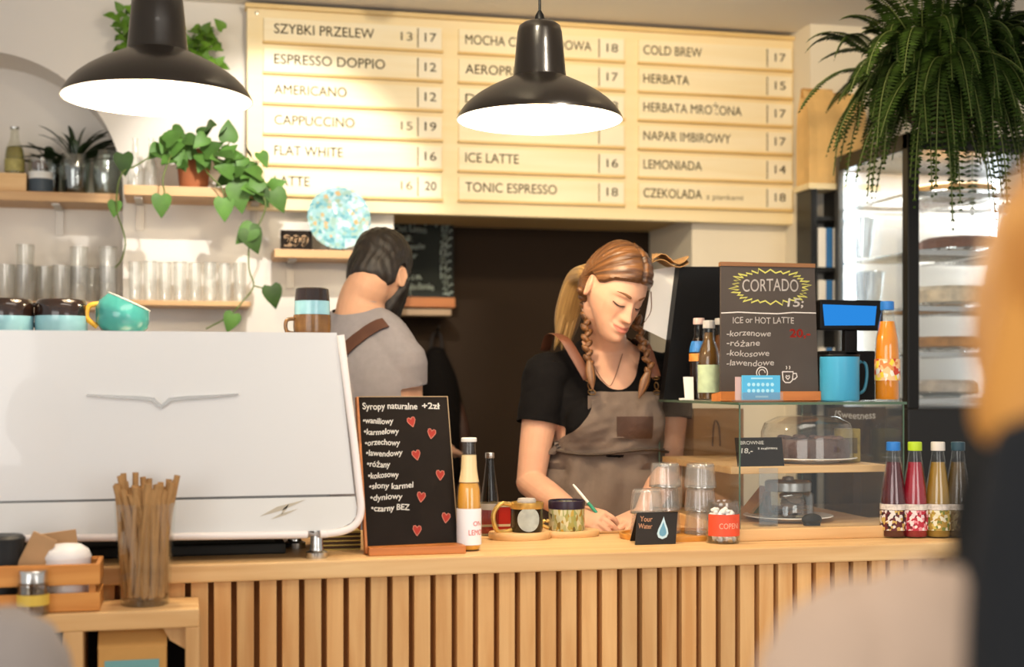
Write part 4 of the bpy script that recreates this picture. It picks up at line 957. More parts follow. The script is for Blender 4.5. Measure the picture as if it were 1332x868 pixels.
for (pa, pb_), ptx, ptl, rows in cols:
    xa, xb = PX(pa, 4.43), PX(pb_, 4.43); xt = PX(ptx, 4.42); xl_ = PX(ptl, 4.42)
    kx = sc(P((pa+pb_)/2, 100, 4.43))*1.02
    for i, (tx, wpx, p1, p2) in enumerate(rows):
        z = 2.437-.0963*i
        b = MB(); b.box((xa, YB-.022, z), (xb, YB-.0121, z+.074), .0015)
        so = b.build('menu_strip', STRIP, m)
        b = MB(); b.box((xa-.003, YB-.028, z-.008), (xb+.003, YB-.0121, z-.0002), .001); b.build('ledge', LEDGE, so)
        f2 = lambda x, y: (x, YB-.0226, y)
        b = MB()
        if tx: write(b, tx, f2, xt, z+.026, .031, wpx*kx, bold=.004)
        if tx == 'CZEKOLADA': write(b, 'z piankami', f2, xt+84*kx, z+.026, .018, 50*kx)
        if p1: write(b, p1, f2, xl_-8*kx, z+.026, .027, 15*kx, align='r')
        if tx: b.build('lettering', INK, so)
        b = MB(); b.box((xl_-.004, YB-.0235, z+.006), (xl_-.001, YB-.0215, z+.068)); b.build('divider', INK, so)
        b = MB(); b.box((xl_, YB-.0245, z+.004), (xb-.003, YB-.0215, z+.070), .001); b.build('price_tile', TILE, so)
        if p2:
            b = MB(); write(b, p2, lambda x, y: (x, YB-.0250, y), (xl_+xb)/2, z+.026, .028, 15*kx, align='c', bold=.004); b.build('price_lettering', INK, so)
b = MB()
for (px, py) in ((334, 17), (1034, 66), (1036, 270)):
    q = P(px, py, YB-.013); b = MB(); b.lathe([(0, 0), (.006, 0), (.005, .003), (0, .0035)], 14, q, R=RX(math.pi/2)); b.build('screw', CHROME, m)

# ================================================================== pendant lamps
SH_OUT = mat('enamel_black', '#17120e', .28, coat=.4); SH_IN = mat('enamel_white', '#f5f1ea', .5)
def pendant(px, py, wpx, Y, label):
    p = P(px, py, Y); R_ = wpx/2*sc(p); k = R_/.187
    t = thing('pendant_lamp', label, 'pendant lamp', p, 'black pendant lamps')
    prof = [(.187, 0), (.1865, .003), (.181, .014), (.171, .028), (.157, .042), (.139, .056), (.116, .070), (.094, .081), (.075, .090), (.0605, .097), (.0585, .106), (.0545, .150), (.050, .198), (.046, .212), (.036, .219), (.012, .222), (0, .222)]
    prof = [(r*k, z*k) for r, z in prof]
    b = MB(); b.lathe(prof, 64, p); b.f.pop() if len(b.f[-1]) > 4 else None
    b.f = [f for f in b.f if len(f) == 4]; b.m = b.m[:len(b.f)]; b.s = b.s[:len(b.f)]; b.build('lamp_shade', SH_OUT, t)
    b = MB(); inn = [(r-.003*k, z-(.002*k if z > .01*k else -.0005)) for r, z in prof[:12]]
    b.lathe([(.187*k, 0), (.184*k, .0002)]+inn[1:]+[(.0, .15*k)], 64, p); b.f = [f for f in b.f if len(f) == 4]; b.m = b.m[:len(b.f)]; b.s = b.s[:len(b.f)]; b.build('shade_lining', SH_IN, t)['label'] = 'white enamel inside'
    b = MB(); b.lathe([(0, .020), (.014, .022), (.028, .034), (.032, .050), (.026, .070), (.015, .088), (.014, .11), (0, .11)], 28, p); b.build('bulb', emitter('bulb_glow', '#ffd9a0', 14), t)
    b = MB(); b.lathe([(.012, .222*k), (.010, .236*k), (.004, .246*k), (0, .246*k)], 20, p); b.build('cord_grip', BLACKPLAS, t)
    b = MB(); b.tube([p+Vector((0, 0, .24*k)), p+Vector((0, 0, ZCEIL-p.z))], .0032, seg=8, sub=1); b.build('cord', BLACKPLAS, t)
    lamp('POINT', 'pendant_light', p+Vector((0, 0, .004)), p, 16, (1.0, .80, .54), .03)
pendant(205, 130, 244, 2.86, 'left black pendant lamp, nearer one above the espresso machine')
pendant(702, 157, 217, 3.02, 'black pendant lamp hanging in front of the middle menu column')
# ceiling fitting
p = at(508, 4.1, ZCEIL); p.z = ZCEIL; py_ = 497-(ZCEIL-CH)*1800/dep(p)
b = MB(); q = p; b.lathe([(.045, 0), (.045, -.018), (.038, -.035), (.02, -.046), (0, -.048)], 32, q); tag(b.build('smoke_detector', mat('grey_plastic', '#8b867f', .5)), 'small grey round detector on the ceiling above the menu board', 'detector')

# ================================================================== shelves on the left
def shelf(name, label, pxa, pxb, py, Y0, Y1, th, brackets):
    za = PZ((pxa+pxb)/2, py, Y0); xa, xb = PX(pxa, Y0), PX(pxb, Y0)
    t = thing(name, label, 'shelf', ((xa+xb)/2, Y1, za)); b = MB(); b.box((xa, Y0, za-th), (xb, Y1, za), .002); b.build('board', SHELF, t)
    for px in brackets:
        x = PX(px, Y1); b = MB(); b.box((x-.012, Y1-.008, za-th-.085), (x+.012, Y1, za-th)); b.box((x-.012, Y0+.04, za-th-.006), (x+.012, Y1, za-th)); b.build('bracket', mat('bracket_steel', '#b9b2a8', .4, .5), t)
    return za
xn0 = ncx-nr
ZU = shelf('wall_shelf', 'upper oak shelf inside the arched niche', -190, 155, 247, 4.54, YN, .030, (78,))
ZL = shelf('wall_shelf', 'lower oak shelf inside the arched niche holding tumblers', -190, 153, 391, 4.54, YN, .024, ())
ZRU = shelf('wall_shelf', 'oak shelf carrying the trailing plant right of the niche', 161, 352, 243, 4.29, YW, .030, (182, 330))
ZRL = shelf('wall_shelf', 'thin oak shelf of clear glasses below the trailing plant', 164, 326, 391, 4.32, YW, .016, ())
ZSM = shelf('wall_shelf', 'small pale shelf holding the blue glass plate', 357, 480, 325, 4.33, YW, .026, (377, 455))
# upper niche shelf
YU = 4.62
def tu(px, Y, z): p = at(px, Y, z); return p, sc(p)
p, k = tu(5, YU, ZU); b = MB(); x0, x1 = PX(-60, 4.56), PX(34, 4.56); h = 24*k
t = thing('wooden_box', 'open oak box under the clear bottle at the left of the niche', 'box', ((x0+x1)/2, YU, ZU))
for lo, hi in (((x0, 4.56, ZU), (x1, 4.568, ZU+h)), ((x0, 4.692, ZU), (x1, 4.70, ZU+h)), ((x0, 4.568, ZU), (x0+.008, 4.692, ZU+h)), ((x1-.008, 4.568, ZU), (x1, 4.692, ZU+h))):
    b = MB(); b.box(lo, hi, .001); b.build('side', OAK_X, t)
b = MB(); b.box((x0+.008, 4.568, ZU+h-.012), (x1-.008, 4.692, ZU+h-.004)); b.build('lid', OAK_X, t)
p, k = tu(19, YU, ZU+h-.0035)
pf = [(0, 0), (12*k, 0), (12.5*k, 2*k), (12.5*k, 26*k), (11*k, 36*k), (6*k, 48*k), (4.8*k, 60*k), (5.2*k, 64*k)]
bottle('swing_bottle', 'clear bottle of pale yellow oil standing on the oak box', pf, 38*k, '#b5ac6a', 3*k, CHROME, [(6*k, 22*k, mat('label_olive', '#a39a5c', .6, var=.25, vscale=50), None)], p, tint=(.88, .88, .82), liqtrans=.6)
p, k = tu(53, 4.585, ZU); t = thing('candle_jar', 'grey and white banded jar at the front of the niche shelf', 'jar', p)
b = MB(); b.shell([(14*k, 0), (15*k, 2*k), (15*k, 44*k)], .003, 32, p); b.build('glass_body', glass('jar_glass', (.97, .97, .96), .7, .04, .03), t)
b = MB(); b.lathe([(15.2*k, 1*k), (15.2*k, 18*k)], 32, p); b.f = b.f[:-2]; b.m = b.m[:-2]; b.s = b.s[:-2]; b.build('lower_band', mat('band_slate', '#3a4650', .5), t); b = MB(); b.lathe([(15.2*k, 18*k), (15.2*k, 27*k)], 32, p); b.f = b.f[:-2]; b.m = b.m[:-2]; b.s = b.s[:-2]; b.build('upper_band', mat('band_white', '#d8d8d4', .5), t)
b = MB(); b.ell(p+Vector((-2*k, 0, 36*k)), (10*k, 10*k, 7*k)); b.build('cork', mat('cork_brown', '#5d3c25', .8, var=.2), t)
LEAFD = mat('leaf_dark', '#27381c', .45, var=.3, vscale=12, island=.3, coat=.2)
def strap_plant(name, label, px, Y, z, n, rng, hpx, wpx, vase):
    p, k = tu(px, Y, z); t = thing(name, label, 'plant', p)
    b = MB(); b.shell(vase(k), .003, 32, p); b.build('vase', glass('vase_glass', (.82, .85, .82), .7, .05, .12), t)
    b = MB(); hb = vase(k)[-1][1]; b.lathe([(0, .004), (vase(k)[0][0]*.9, .004), (vase(k)[-1][0]*.75, hb*.72), (0, hb*.75)], 20, p); b.build('soil', mat('soil', '#2b2018', .95), t)
    b = MB()
    for i in range(n):
        a = rng.uniform(0, 6.283); el = rng.uniform(.5, 1.35); L = hpx*k*rng.uniform(.65, 1.1); d = Vector((math.cos(a), math.sin(a)*.16, 0)); g = []
        for j in range(8):
            s_ = j/7; q = p + Vector((0, 0, hb*.7)) + d*(L*math.cos(el)*s_ + L*.25*s_*s_) + Vector((0, 0, L*(math.sin(el)*s_ - .35*s_*s_)))
            w_ = wpx*k*math.sin(math.pi*min(1, s_*.92+.06))**.6*.5; sd = Vector((-d.y, d.x, 0)).normalized()
            g.append([q-sd*w_+Vector((0, 0, w_*.3)), q, q+sd*w_+Vector((0, 0, w_*.3))])
        b.sheet(g)
    b.build('leaves', LEAFD, t)
rg = random.Random(5)
strap_plant('potted_plant', 'dark strap-leaved plant in a glass vase on the niche shelf', 98, 4.615, ZU, 34, rg, 92, 10, lambda k: [(14*k, 0), (17*k, 8*k), (20*k, 40*k), (18*k, 52*k)])
strap_plant('potted_plant', 'small broad-leaved plant at the left behind the banded jar', 66, 4.65, ZU, 9, rg, 62, 18, lambda k: [(10*k, 0), (13*k, 8*k), (14*k, 40*k)])
p, k = tu(138, 4.60, ZU); t = thing('glass_vase', 'empty cut glass vase at the right end of the niche shelf', 'vase', p); b = MB(); b.shell([(12*k, 0), (15*k, 4*k), (17*k, 30*k), (15*k, 54*k), (14*k, 58*k)], .003, 32, p, rib=lambda a, z: .03*math.cos(9*a)); b.build('glass_body', glass('vase_glass', (.82, .85, .82), .7, .05, .12), t)
# tumblers on shelves
def shelf_glass(label, r, h):
    t = thing('drinking_glass', label, 'glass'); b = MB(); b.shell([(r*.8, 0), (r*.86, .004), (r, h)], .0022, 28); b.build('glass_wall', glass('shelf_glass', (.95, .95, .93), .5, .12, .04, (1, .98, .95), .12), t)
    b = MB(); b.lathe([(r*.99, h-.001), (r*1.01, h), (r*1.0, h+.0015), (r*.97, h)], 28); b.build('rim', glass('rim_glass', (.9, .9, .88), .8, .1, .35, (.98, .96, .92)), t); return Set(t)
A = shelf_glass('g', .0285, .115); g1 = 'tumblers on the lower niche shelf'; n_ = ('', 'first', 'second', 'third', 'fourth', 'fifth', 'sixth', 'seventh', 'eighth', 'ninth')
spots = [(8, 4.60, 0), (33, 4.58, 1), (58, 4.64, 0), (80, 4.59, 0), (103, 4.61, 1), (121, 4.68, 0), (141, 4.585, 1), (20, 4.68, 0), (46, 4.70, 0), (90, 4.69, 0)]
for i, (px, Y, up) in enumerate(spots):
    p = at(px, Y, ZL+.0003); back = Y > 4.63
    w_ = 'clear tumbler, %s row of the niche shelf, %s' % ('back' if back else 'front', {8: 'leftmost in front', 33: 'under a stacked one left', 58: 'behind the left stack', 80: 'single between the stacks', 103: 'under a stacked one in the middle', 121: 'behind the right stacks', 141: 'under a stacked one at the right end', 20: 'at the far left', 46: 'left of centre', 90: 'right of centre'}[px])
    A.put(p, 0, w_, g1)
    if up: A.put(p+Vector((0, 0, .062)), 0, 'clear tumbler stacked inside another on the niche shelf, %s' % {33: 'left stack', 103: 'middle stack', 141: 'right stack'}[px], g1)
B_ = shelf_glass('g', .0215, .12); g2 = 'glasses on the thin shelf'
for i in range(8):
    p = at(176+i*19.4, 4.38 if i % 2 else 4.41, ZRL+.0003); B_.put(p, 0, 'tall clear glass on the thin shelf, %s from the left' % n_[i+1], g2)
# two slim carafes
for (px, w_) in ((176, 'left'), (197, 'right')):
    p = at(px, 4.38, ZRU+.0003); k = sc(p); t = thing('glass_carafe', 'slim clear carafe right of the niche, %s one of two' % w_, 'carafe', p, 'slim carafes on the plant shelf')
    b = MB(); b.shell([(9*k, 0), (10*k, 3*k), (10*k, 26*k), (4*k, 44*k), (3.4*k, 62*k), (4*k, 66*k)], .002, 28, p); b.build('glass_body', glass('shelf_glass', (.93, .93, .91), .7, .06, .07), t)

# ================================================================== trailing plant
GREEN_L = mat('pothos_green', '#44662a', .5, var=.3, vscale=14, island=.45, spec=.3)
VINE = mat('vine_green', '#5a6a30', .6)
def heart_leaf(mb, p, d, up, L, fold=.25):
    """heart-shaped leaf from its stalk end p, pointing along d"""
    d = Vector(d).normalized(); up = Vector(up); sd = d.cross(up).normalized(); nr_ = sd.cross(d).normalized()
    prof = [(0, .0), (-.10, .26), (.02, .42), (.2, .47), (.4, .42), (.6, .31), (.8, .16), (.93, .06), (1.0, .0)]
    mid = []; l = []; r = []
    for s_, w_ in prof:
        dz = -.25*s_*s_*L
        c_ = p + d*(max(s_, 0)*L) + nr_*dz; mid.append(c_)
        e_ = p + d*(s_*L) + nr_*dz
        l.append(e_+sd*w_*L*.95+nr_*w_*L*fold); r.append(e_-sd*w_*L*.95+nr_*w_*L*fold)
    n = len(mid); vs = mid+l+r
    fs = [[i, i+1, n+i+1, n+i] for i in range(n-1)] + [[i+1, i, 2*n+i, 2*n+i+1] for i in range(n-1)]
    mb.add(vs, fs, 0, True)
pp = at(252, 4.39, ZRU+.0003); k = sc(pp)
t = thing('trailing_plant', 'heart-leaved trailing plant in a terracotta pot on the plant shelf', 'plant', pp)
b = MB(); b.shell([(17*k, 0), (18*k, 2*k), (22*k, 40*k), (23.5*k, 41*k), (24*k, 52*k)], .005, 32, pp); b.build('pot', mat('terracotta', '#9a5a36', .8, var=.1), t)
b = MB(); b.lathe([(0, 44*k), (21*k, 44*k), (10*k, 47*k), (0, 48*k)], 24, pp); b.build('soil', mat('soil', '#2b2018', .95), t)
def vp(px, py, Y): return P(px, py, Y)
vines = [[(255, 196, 4.38), (275, 190, 4.33), (300, 205, 4.28), (322, 228, 4.25), (345, 262, 4.24), (338, 290, 4.25), (325, 312, 4.25), (324, 350, 4.26), (330, 372, 4.26), (316, 392, 4.26), (297, 412, 4.26), (268, 428, 4.27)],
         [(250, 196, 4.38), (285, 196, 4.32), (310, 214, 4.28), (330, 228, 4.27), (352, 250, 4.27), (360, 262, 4.27)],
         [(246, 196, 4.38), (225, 200, 4.28), (212, 232, 4.25), (214, 250, 4.25), (210, 256, 4.25)],
         [(250, 200, 4.38), (275, 205, 4.27), (296, 190, 4.28), (298, 176, 4.28), (297, 160, 4.28)],
         [(240, 196, 4.38), (205, 200, 4.33), (176, 216, 4.27), (160, 224, 4.25), (153, 244, 4.25), (152, 275, 4.27), (160, 300, 4.3), (163, 318, 4.3), (158, 338, 4.32), (150, 348, 4.34)],
         [(255, 200, 4.38), (270, 225, 4.27), (288, 244, 4.25), (293, 262, 4.25)],
         [(330, 372, 4.26), (345, 376, 4.25), (352, 382, 4.25)]]
b = MB()
for v in vines: b.tube([vp(*q) for q in v], .0024, seg=6, sub=4)
b.build('vines', VINE, t)
b = MB(); rg = random.Random(3)
cut_ = [(210, 254, 4.24, 28, 0, -1), (291, 258, 4.24, 29, .05, -1), (330, 296, 4.24, 30, -.8, -.7), (322, 297, 4.24, 34, .45, -1), (352, 372, 4.24, 29, .25, -1), (304, 408, 4.25, 25, -.35, -1), (150, 262, 4.27, 20, -.1, -1), (160, 200, 4.25, 28, .1, -1), (297, 184, 4.27, 28, 0, 1), (308, 240, 4.24, 36, .2, -1), (335, 246, 4.25, 26, .6, -.9), (356, 248, 4.26, 30, .5, -1)]
for (px, py, Y, L, dx, dz) in cut_:
    q = vp(px, py, Y); heart_leaf(b, q, (dx, -.12, dz), (0, -1, .25*(1 if dz < 0 else -1)), L*sc(q)*1.05, .2)
for i in range(22):                         # round the pot
    px, py = rg.gauss(232, 22), rg.gauss(192, 18); px = min(max(px, 206), 268)
    q = vp(px, min(max(py, 168), 232), 4.30+rg.uniform(-.04, .05)); heart_leaf(b, q, (rg.uniform(-.9, .9), -.4, rg.uniform(-1, .5)), (rg.uniform(-.3, .3), -1, .4), rg.uniform(19, 29)*sc(q), .22)
for i in range(34):                         # the bright bunch to the right
    s_ = rg.random(); px = 285+s_*65+rg.gauss(0, 7); py = 205+s_*38+rg.gauss(0, 15)
    q = vp(px, py, 4.27+rg.uniform(-.05, .05)); heart_leaf(b, q, (rg.uniform(-.8, .9), -.4, rg.uniform(-1, .6)), (rg.uniform(-.4, .4), -1, .5), rg.uniform(16, 28)*sc(q), .2)
b.build('leaves', GREEN_L, t)
# two bushy wall planters behind the left lamp
for (px, py, wpx, hpx, lab, colr) in ((168, 42, 20, 34, 'bushy green plant in a wall pocket left of the left lamp neck', 'b'), (262, 62, 26, 34, 'bright green bushy plant in a wall pocket right of the left lamp neck', 'a')):
    q = P(px, py+hpx, 4.44); k = sc(q); t = thing('wall_planter', lab, 'plant', (q.x, 4.5, q.z), 'wall planters')
    b = MB(); b.shell([(wpx*.5*k, -30*k), (wpx*.62*k, -26*k), (wpx*.75*k, 4*k)], .004, 24, q, ); b.build('pot', mat('planter_beige', '#b9aa8c', .8), t)
    b = MB(); b.box((q.x-.012, q.y+.008, q.z-16*k), (q.x+.012, 4.5, q.z-10*k)); b.build('wall_hook', BLACKMET, t)
    b = MB()
    for i in range(58):
        o = q + Vector((rg.gauss(0, .42)*wpx*k, rg.uniform(-.04, .02), rg.uniform(0, 1.75)*hpx*k)); heart_leaf(b, o, (rg.uniform(-1, 1), -.5, rg.uniform(-.5, 1)), (rg.uniform(-.3, .3), -1, .5), rg.uniform(11, 17)*k, .2)
    b.build('leaves', mat('leaf_lime', '#587f22', .5, var=.25, vscale=14, island=.35), t)
    b = MB()
    for i in range(9): b.tube([q, q+Vector((rg.gauss(0, .3)*wpx*k, -.005, .8*hpx*k)), q+Vector((rg.gauss(0, .5)*wpx*k, -.01, 1.6*hpx*k))], .0015, seg=5)
    b.build('stems', VINE, t)

# ================================================================== small shelf: price card and glass plate
p = at(385, 4.37, ZSM+.0003); k = sc(p); t = thing('price_card', 'small black price card reading 299 left of the glass plate', 'price card', p)
b = MB(); b.box((p.x-20*k, p.y, p.z), (p.x+21*k, p.y+.004, p.z+26*k), .0005); cb = b.build('card', BOARD, t); b = MB(); write(b, '299', lambda x, y: (x, p.y-.0008, y), p.x, p.z+6*k, 13*k, 30*k, align='c', bold=.06); b.build('lettering', mat('chalk_peach', '#f0c9a0', .95), cb)
p = at(441, 4.355, ZSM); R_ = 41*sc(p); t = thing('glass_plate', 'large round blue patterned glass plate leaning on the small shelf', 'plate', p)
PLT = mat('aqua_glass', '#7fa9b2', .12, coat=.6); nt = PLT.node_tree; bs = nt.nodes['Principled BSDF']
tc = nd(nt, 'ShaderNodeTexCoord'); vo = nd(nt, 'ShaderNodeTexVoronoi'); vo.inputs['Scale'].default_value = 85; nt.links.new(tc.outputs['Object'], vo.inputs['Vector'])
sp = nd(nt, 'ShaderNodeSeparateColor'); nt.links.new(vo.outputs['Color'], sp.inputs[0]); rp = nd(nt, 'ShaderNodeValToRGB'); rp.color_ramp.elements[0].color = lin('#4f8d9c'); rp.color_ramp.elements[1].color = lin('#b9d0d0')
for q_p, cc in ((.25, '#7fb0b8'), (.5, '#9cc2c6'), (.72, '#8fa895'), (.80, '#c9a06a'), (.84, '#a9c4cc')): e = rp.color_ramp.elements.new(q_p); e.color = lin(cc)
nt.links.new(sp.outputs[0], rp.inputs[0]); nt.links.new(rp.outputs[0], bs.inputs['Base Color'])
Rm = RX(math.pi/2-.10); cc_ = p+Vector((0, .022, R_*1.0+.002))
b = MB(); b.lathe([(0, .0), (R_*.55, .002), (R_*.7, .012), (R_*1.0, .02), (R_*1.0, .026), (R_*.68, .018), (R_*.5, .008), (0, .006)], 64, cc_, R=Rm, rib=lambda a, z: .012*math.cos(32*a)); b.build('plate_body', PLT, t)
b = MB(); b.box((p.x-.03, p.y+.012, p.z), (p.x-.02, p.y+.075, p.z+.02)); b.box((p.x+.02, p.y+.012, p.z), (p.x+.03, p.y+.075, p.z+.02)); b.box((p.x-.03, p.y+.068, p.z), (p.x+.03, p.y+.075, p.z+.09)); b.build('stand', mat('stand_wire', '#a9a49a', .4), t)
p = at(484, 4.42, ZSM); R_ = 15*sc(p); b = MB(); b.lathe([(R_*.4, 0), (R_*.5, .002), (R_*.5, .03), (R_*1.1, .065), (R_*1.05, .067), (R_*.4, .034), (0, .032)], 40, p, rib=lambda a, z: .03*math.cos(10*a)); t = thing('glass_bowl', 'small footed blue glass bowl behind the man on the small shelf', 'bowl', p); b.build('bowl_body', PLT, t)

# ================================================================== chalkboard on the dark wall and its ledge
Yk = 4.90
BL = P(500, 386, Yk); BR = P(590, 388, Yk); TL = P(500, 271, Yk)
fn, W, H = frame3(BL, BR, TL); t = thing('chalkboard_sign', 'wall chalkboard price list with orange wooden rails in the dark passage', 'chalkboard', (BL.x, YD, BL.z))
b = MB(); b.prism([(0, 0), (W, 0), (W, H), (0, H)], lambda x, y, d: fn(x, y, -d), .012); brd = b.build('board', mat('chalkboard_green', '#202622', .8), t)
b = MB(); b.prism([(0, -.034), (W+.003, -.034), (W+.003, 0), (0, 0)], lambda x, y, d: fn(x, y, .012-d), .06); b.build('bottom_rail', DARKWOOD, t)
b = MB(); b.prism([(0, H), (W+.002, H), (W+.002, H+.016), (0, H+.016)], lambda x, y, d: fn(x, y, .008-d), .02); b.build('top_rail', DARKWOOD, t)
f2 = lambda x, y: fn(x, y, .001); k = W/90.; b = MB(); CHM = mat('chalk_mint', '#dff0e6', .95)
for (px, py, s_, h_, wd) in ((512, 289, 'Sok eksplozywny', 8, 58), (512, 300, 'Oat Latte', 8, 42), (512, 311, 'Sernik', 7, 24), (512, 322, 'Sok z cytrusów', 7, 40), (512, 333, 'Browar', 7, 30), (512, 361, 'Ciasto z m.', 7, 36), (512, 374, '& Śniadanie', 8, 52), (516, 382, 'do 12', 6, 18)):
    write(b, s_, f2, (px-500)*k, H-(py-271)*k, h_*k, wd*k, wob=.1, bold=.06)
for i, s_ in enumerate(('15,-', '17,-', '9,-', '24,-', '12,-', '8,-', '14,-', '16,-', '9,-', '2,-')): write(b, s_, f2, (575-(i > 2)*2+(i > 7)*3-500)*k, H-(289+i*10-271)*k, 8*k, 13*k, bold=.06)
b.build('chalk_lettering', CHM, brd)
xa, xb = PX(498, 4.86), PX(583, 4.86); z = PZ(540, 402, 4.80); b = MB(); b.box((xa, 4.80, z-.022), (xb, YD, z), .002); tag(b.build('wall_shelf', mat('shelf_taupe', '#a88e72', .6)), 'short taupe shelf under the chalkboard on the dark wall', 'shelf')
# bag hanging in the passage behind the man
q = P(572, 480, 4.86); k = sc(q); t = thing('hanging_bag', 'soft black bag hanging on the dark wall behind the man', 'bag', (q.x, YD, q.z))
b = MB(); b.limb([P(567, 462, 4.86), P(572, 500, 4.85), P(576, 560, 4.85), P(578, 610, 4.86)], [(14*k, .03), (24*k, .05), (28*k, .07), (24*k, .06)], seg=28); b.build('bag_body', mat('bag_black', '#100d0b', .9, spec=.1, bump=.2, bscale=20), t)
b = MB(); b.tube([P(560, 465, 4.86), P(562, 440, 4.9), P(568, 432, 4.93), P(574, 440, 4.9), P(575, 465, 4.86)], .006); b.build('strap', mat('bag_strap', '#1d1613', .8), t)
b = MB(); q = P(568, 431, YD); b.tube([q, q+Vector((0, -.04, 0)), q+Vector((0, -.045, .02))], .004); b.build('hook', BLACKMET, t)
b = MB(); b.limb([P(594, 528, 4.84), P(600, 560, 4.83), P(606, 600, 4.83)], [(8*k, .02), (11*k, .03), (10*k, .03)], seg=18); b.build('side_pocket', mat('pocket_brown', '#3a2013', .6, var=.3, vscale=20), t)

# ================================================================== side unit in the lower left corner
H2 = .425; ZSU = CH-H2; YS0 = 2.655; xs0 = -.75; xs1 = PX(259, YS0)
t = thing('side_unit', 'open oak side unit in front of the counter at the lower left', 'side unit', (xs0+.4, 2.73, 0))
b = MB(); b.box((xs0, YS0, ZSU-.034), (xs1, 2.809, ZSU), .003); b.build('top_board', OAK_X, t)
OZ = wood('oak_upright', '#c2935c', '#d8ae78', 'z', .5)
b = MB(); b.box((PX(241, YS0), YS0, 0), (xs1, 2.809, ZSU-.034), .002); b.build('side_panel', OZ, t)
b = MB(); xx = PX(241, YS0); b.prism([(xx, ZSU-.034), (xx-.042, ZSU-.034), (xx-.028, ZSU-.06), (xx, ZSU-.078)], lambda x, z, d: (x, YS0+.02+d, z), .10); b.build('corner_brace', OZ, t)
b = MB(); b.box((PX(82, YS0), YS0, 0), (PX(108, YS0), 2.809, ZSU-.034), .002); b.build('divider', OZ, t)
b = MB(); b.box((xs0, 2.80, 0), (xs1, 2.809, ZSU-.034)); b.build('back_board', mat('unit_dark', '#17130f', .8), t)
b = MB(); b.box((PX(108, YS0), YS0+.004, .60), (PX(241, YS0), 2.80, .62)); b.build('inner_shelf', OAK_X, t)
p = at(172, 2.70, .621); k = sc(p); zt = PZ(172, 821, 2.67)
tt = thing('coffee_bag', 'kraft coffee bag with a teal label inside the side unit', 'bag', p); b = MB(); xa, xb = PX(127, 2.67), PX(217, 2.67)
b.box((xa, 2.672, .621), (xb, 2.74, zt-.03), .004); b.prism([(2.672, zt-.032), (2.74, zt-.032), (2.712, zt), (2.700, zt)], lambda y, z, d: (xa+d, y, z), xb-xa); b.build('bag_body', mat('bag_ochre', '#c2914f', .75, var=.06, vscale=10), tt)
b = MB(); b.box((PX(136, 2.67), 2.6705, PZ(172, 940, 2.67)), (PX(207, 2.67), 2.6718, PZ(172, 859, 2.67))); lb = b.build('label', mat('label_teal', '#6fa3a4', .6), tt)
# straws
p = on(190, 780, ZSU); p = Vector((p.x, 2.735, ZSU+.0003)); k = sc(p)
t = thing('straw_glass', 'tall ribbed glass packed with kraft paper straws on the side unit', 'glass', p)
hg = 132*k
b = MB(); b.shell([(30*k, 0), (31*k, 6*k), (39*k, hg)], .0035, 40, p, rib=lambda a, z: .012*math.cos(16*a)); b.build('glass_body', glass('vase_clear', (.97, .965, .95), .5, .05, .01), t)
b = MB(); b.lathe([(0, .001), (28*k, .001), (29*k, 7*k), (0, 9*k)], 32, p); b.build('thick_base', glass('thick_glass', (.9, .88, .85), .7, .08, .08), t)
STRAW = mat('straw_kraft', '#a67f50', .8, var=.18, vscale=30, island=.25); rg = random.Random(21)
def straw_mesh(i):
    b = MB(); L = 150*k*rg.uniform(.93, 1.05); b.lathe([(.0038, 0), (.0038, L)], 10); b.f = b.f[:-2]; b.m = b.m[:-2]; b.s = b.s[:-2]
    b.lathe([(.0031, .0), (.0031, L)], 10); b.f = b.f[:-2]; b.m = b.m[:-2]; b.s = b.s[:-2]
    b.lathe([(.0031, L), (.0038, L)], 10); b.f = [f for f in b.f if len(f) == 4]; b.m = b.m[:len(b.f)]; b.s = b.s[:len(b.f)]
    return b
st0 = straw_mesh(0).build('paper_straw', STRAW)
tag(st0, 'brown kraft paper straw standing in the tall glass on the side unit', 'straw', 'kraft straws in the tall glass')
for i in range(60):
    o = st0 if i == 0 else st0.copy()
    if i: C.objects.link(o)
    a = rg.uniform(0, 6.283); rb = 23*k*math.sqrt(rg.random()); rt = 34*k*math.sqrt(.25+.75*rg.random()); a2 = a+rg.gauss(0, .6); zl_ = hg
    if i < 12: rb, rt, a2 = 25*k, 34*k, a+rg.gauss(0, .25)
    elif i < 34: a = rg.uniform(-2.6, -.5); a2 = a+rg.choice((-1, 1))*rg.uniform(.7, 1.5); rb = 24*k; rt = 33*k
    p0 = p+Vector((rb*math.cos(a), rb*math.sin(a), 9.5*k+rg.uniform(0, 9)*k)); p1 = p+Vector((rt*math.cos(a2), rt*math.sin(a2), hg))
    d = (p1-p0).normalized(); o.location = p0; o.rotation_euler = d.to_track_quat('Z', 'Y').to_euler(); o.scale = (1.5, 1.5, rg.uniform(.90, 1.08))
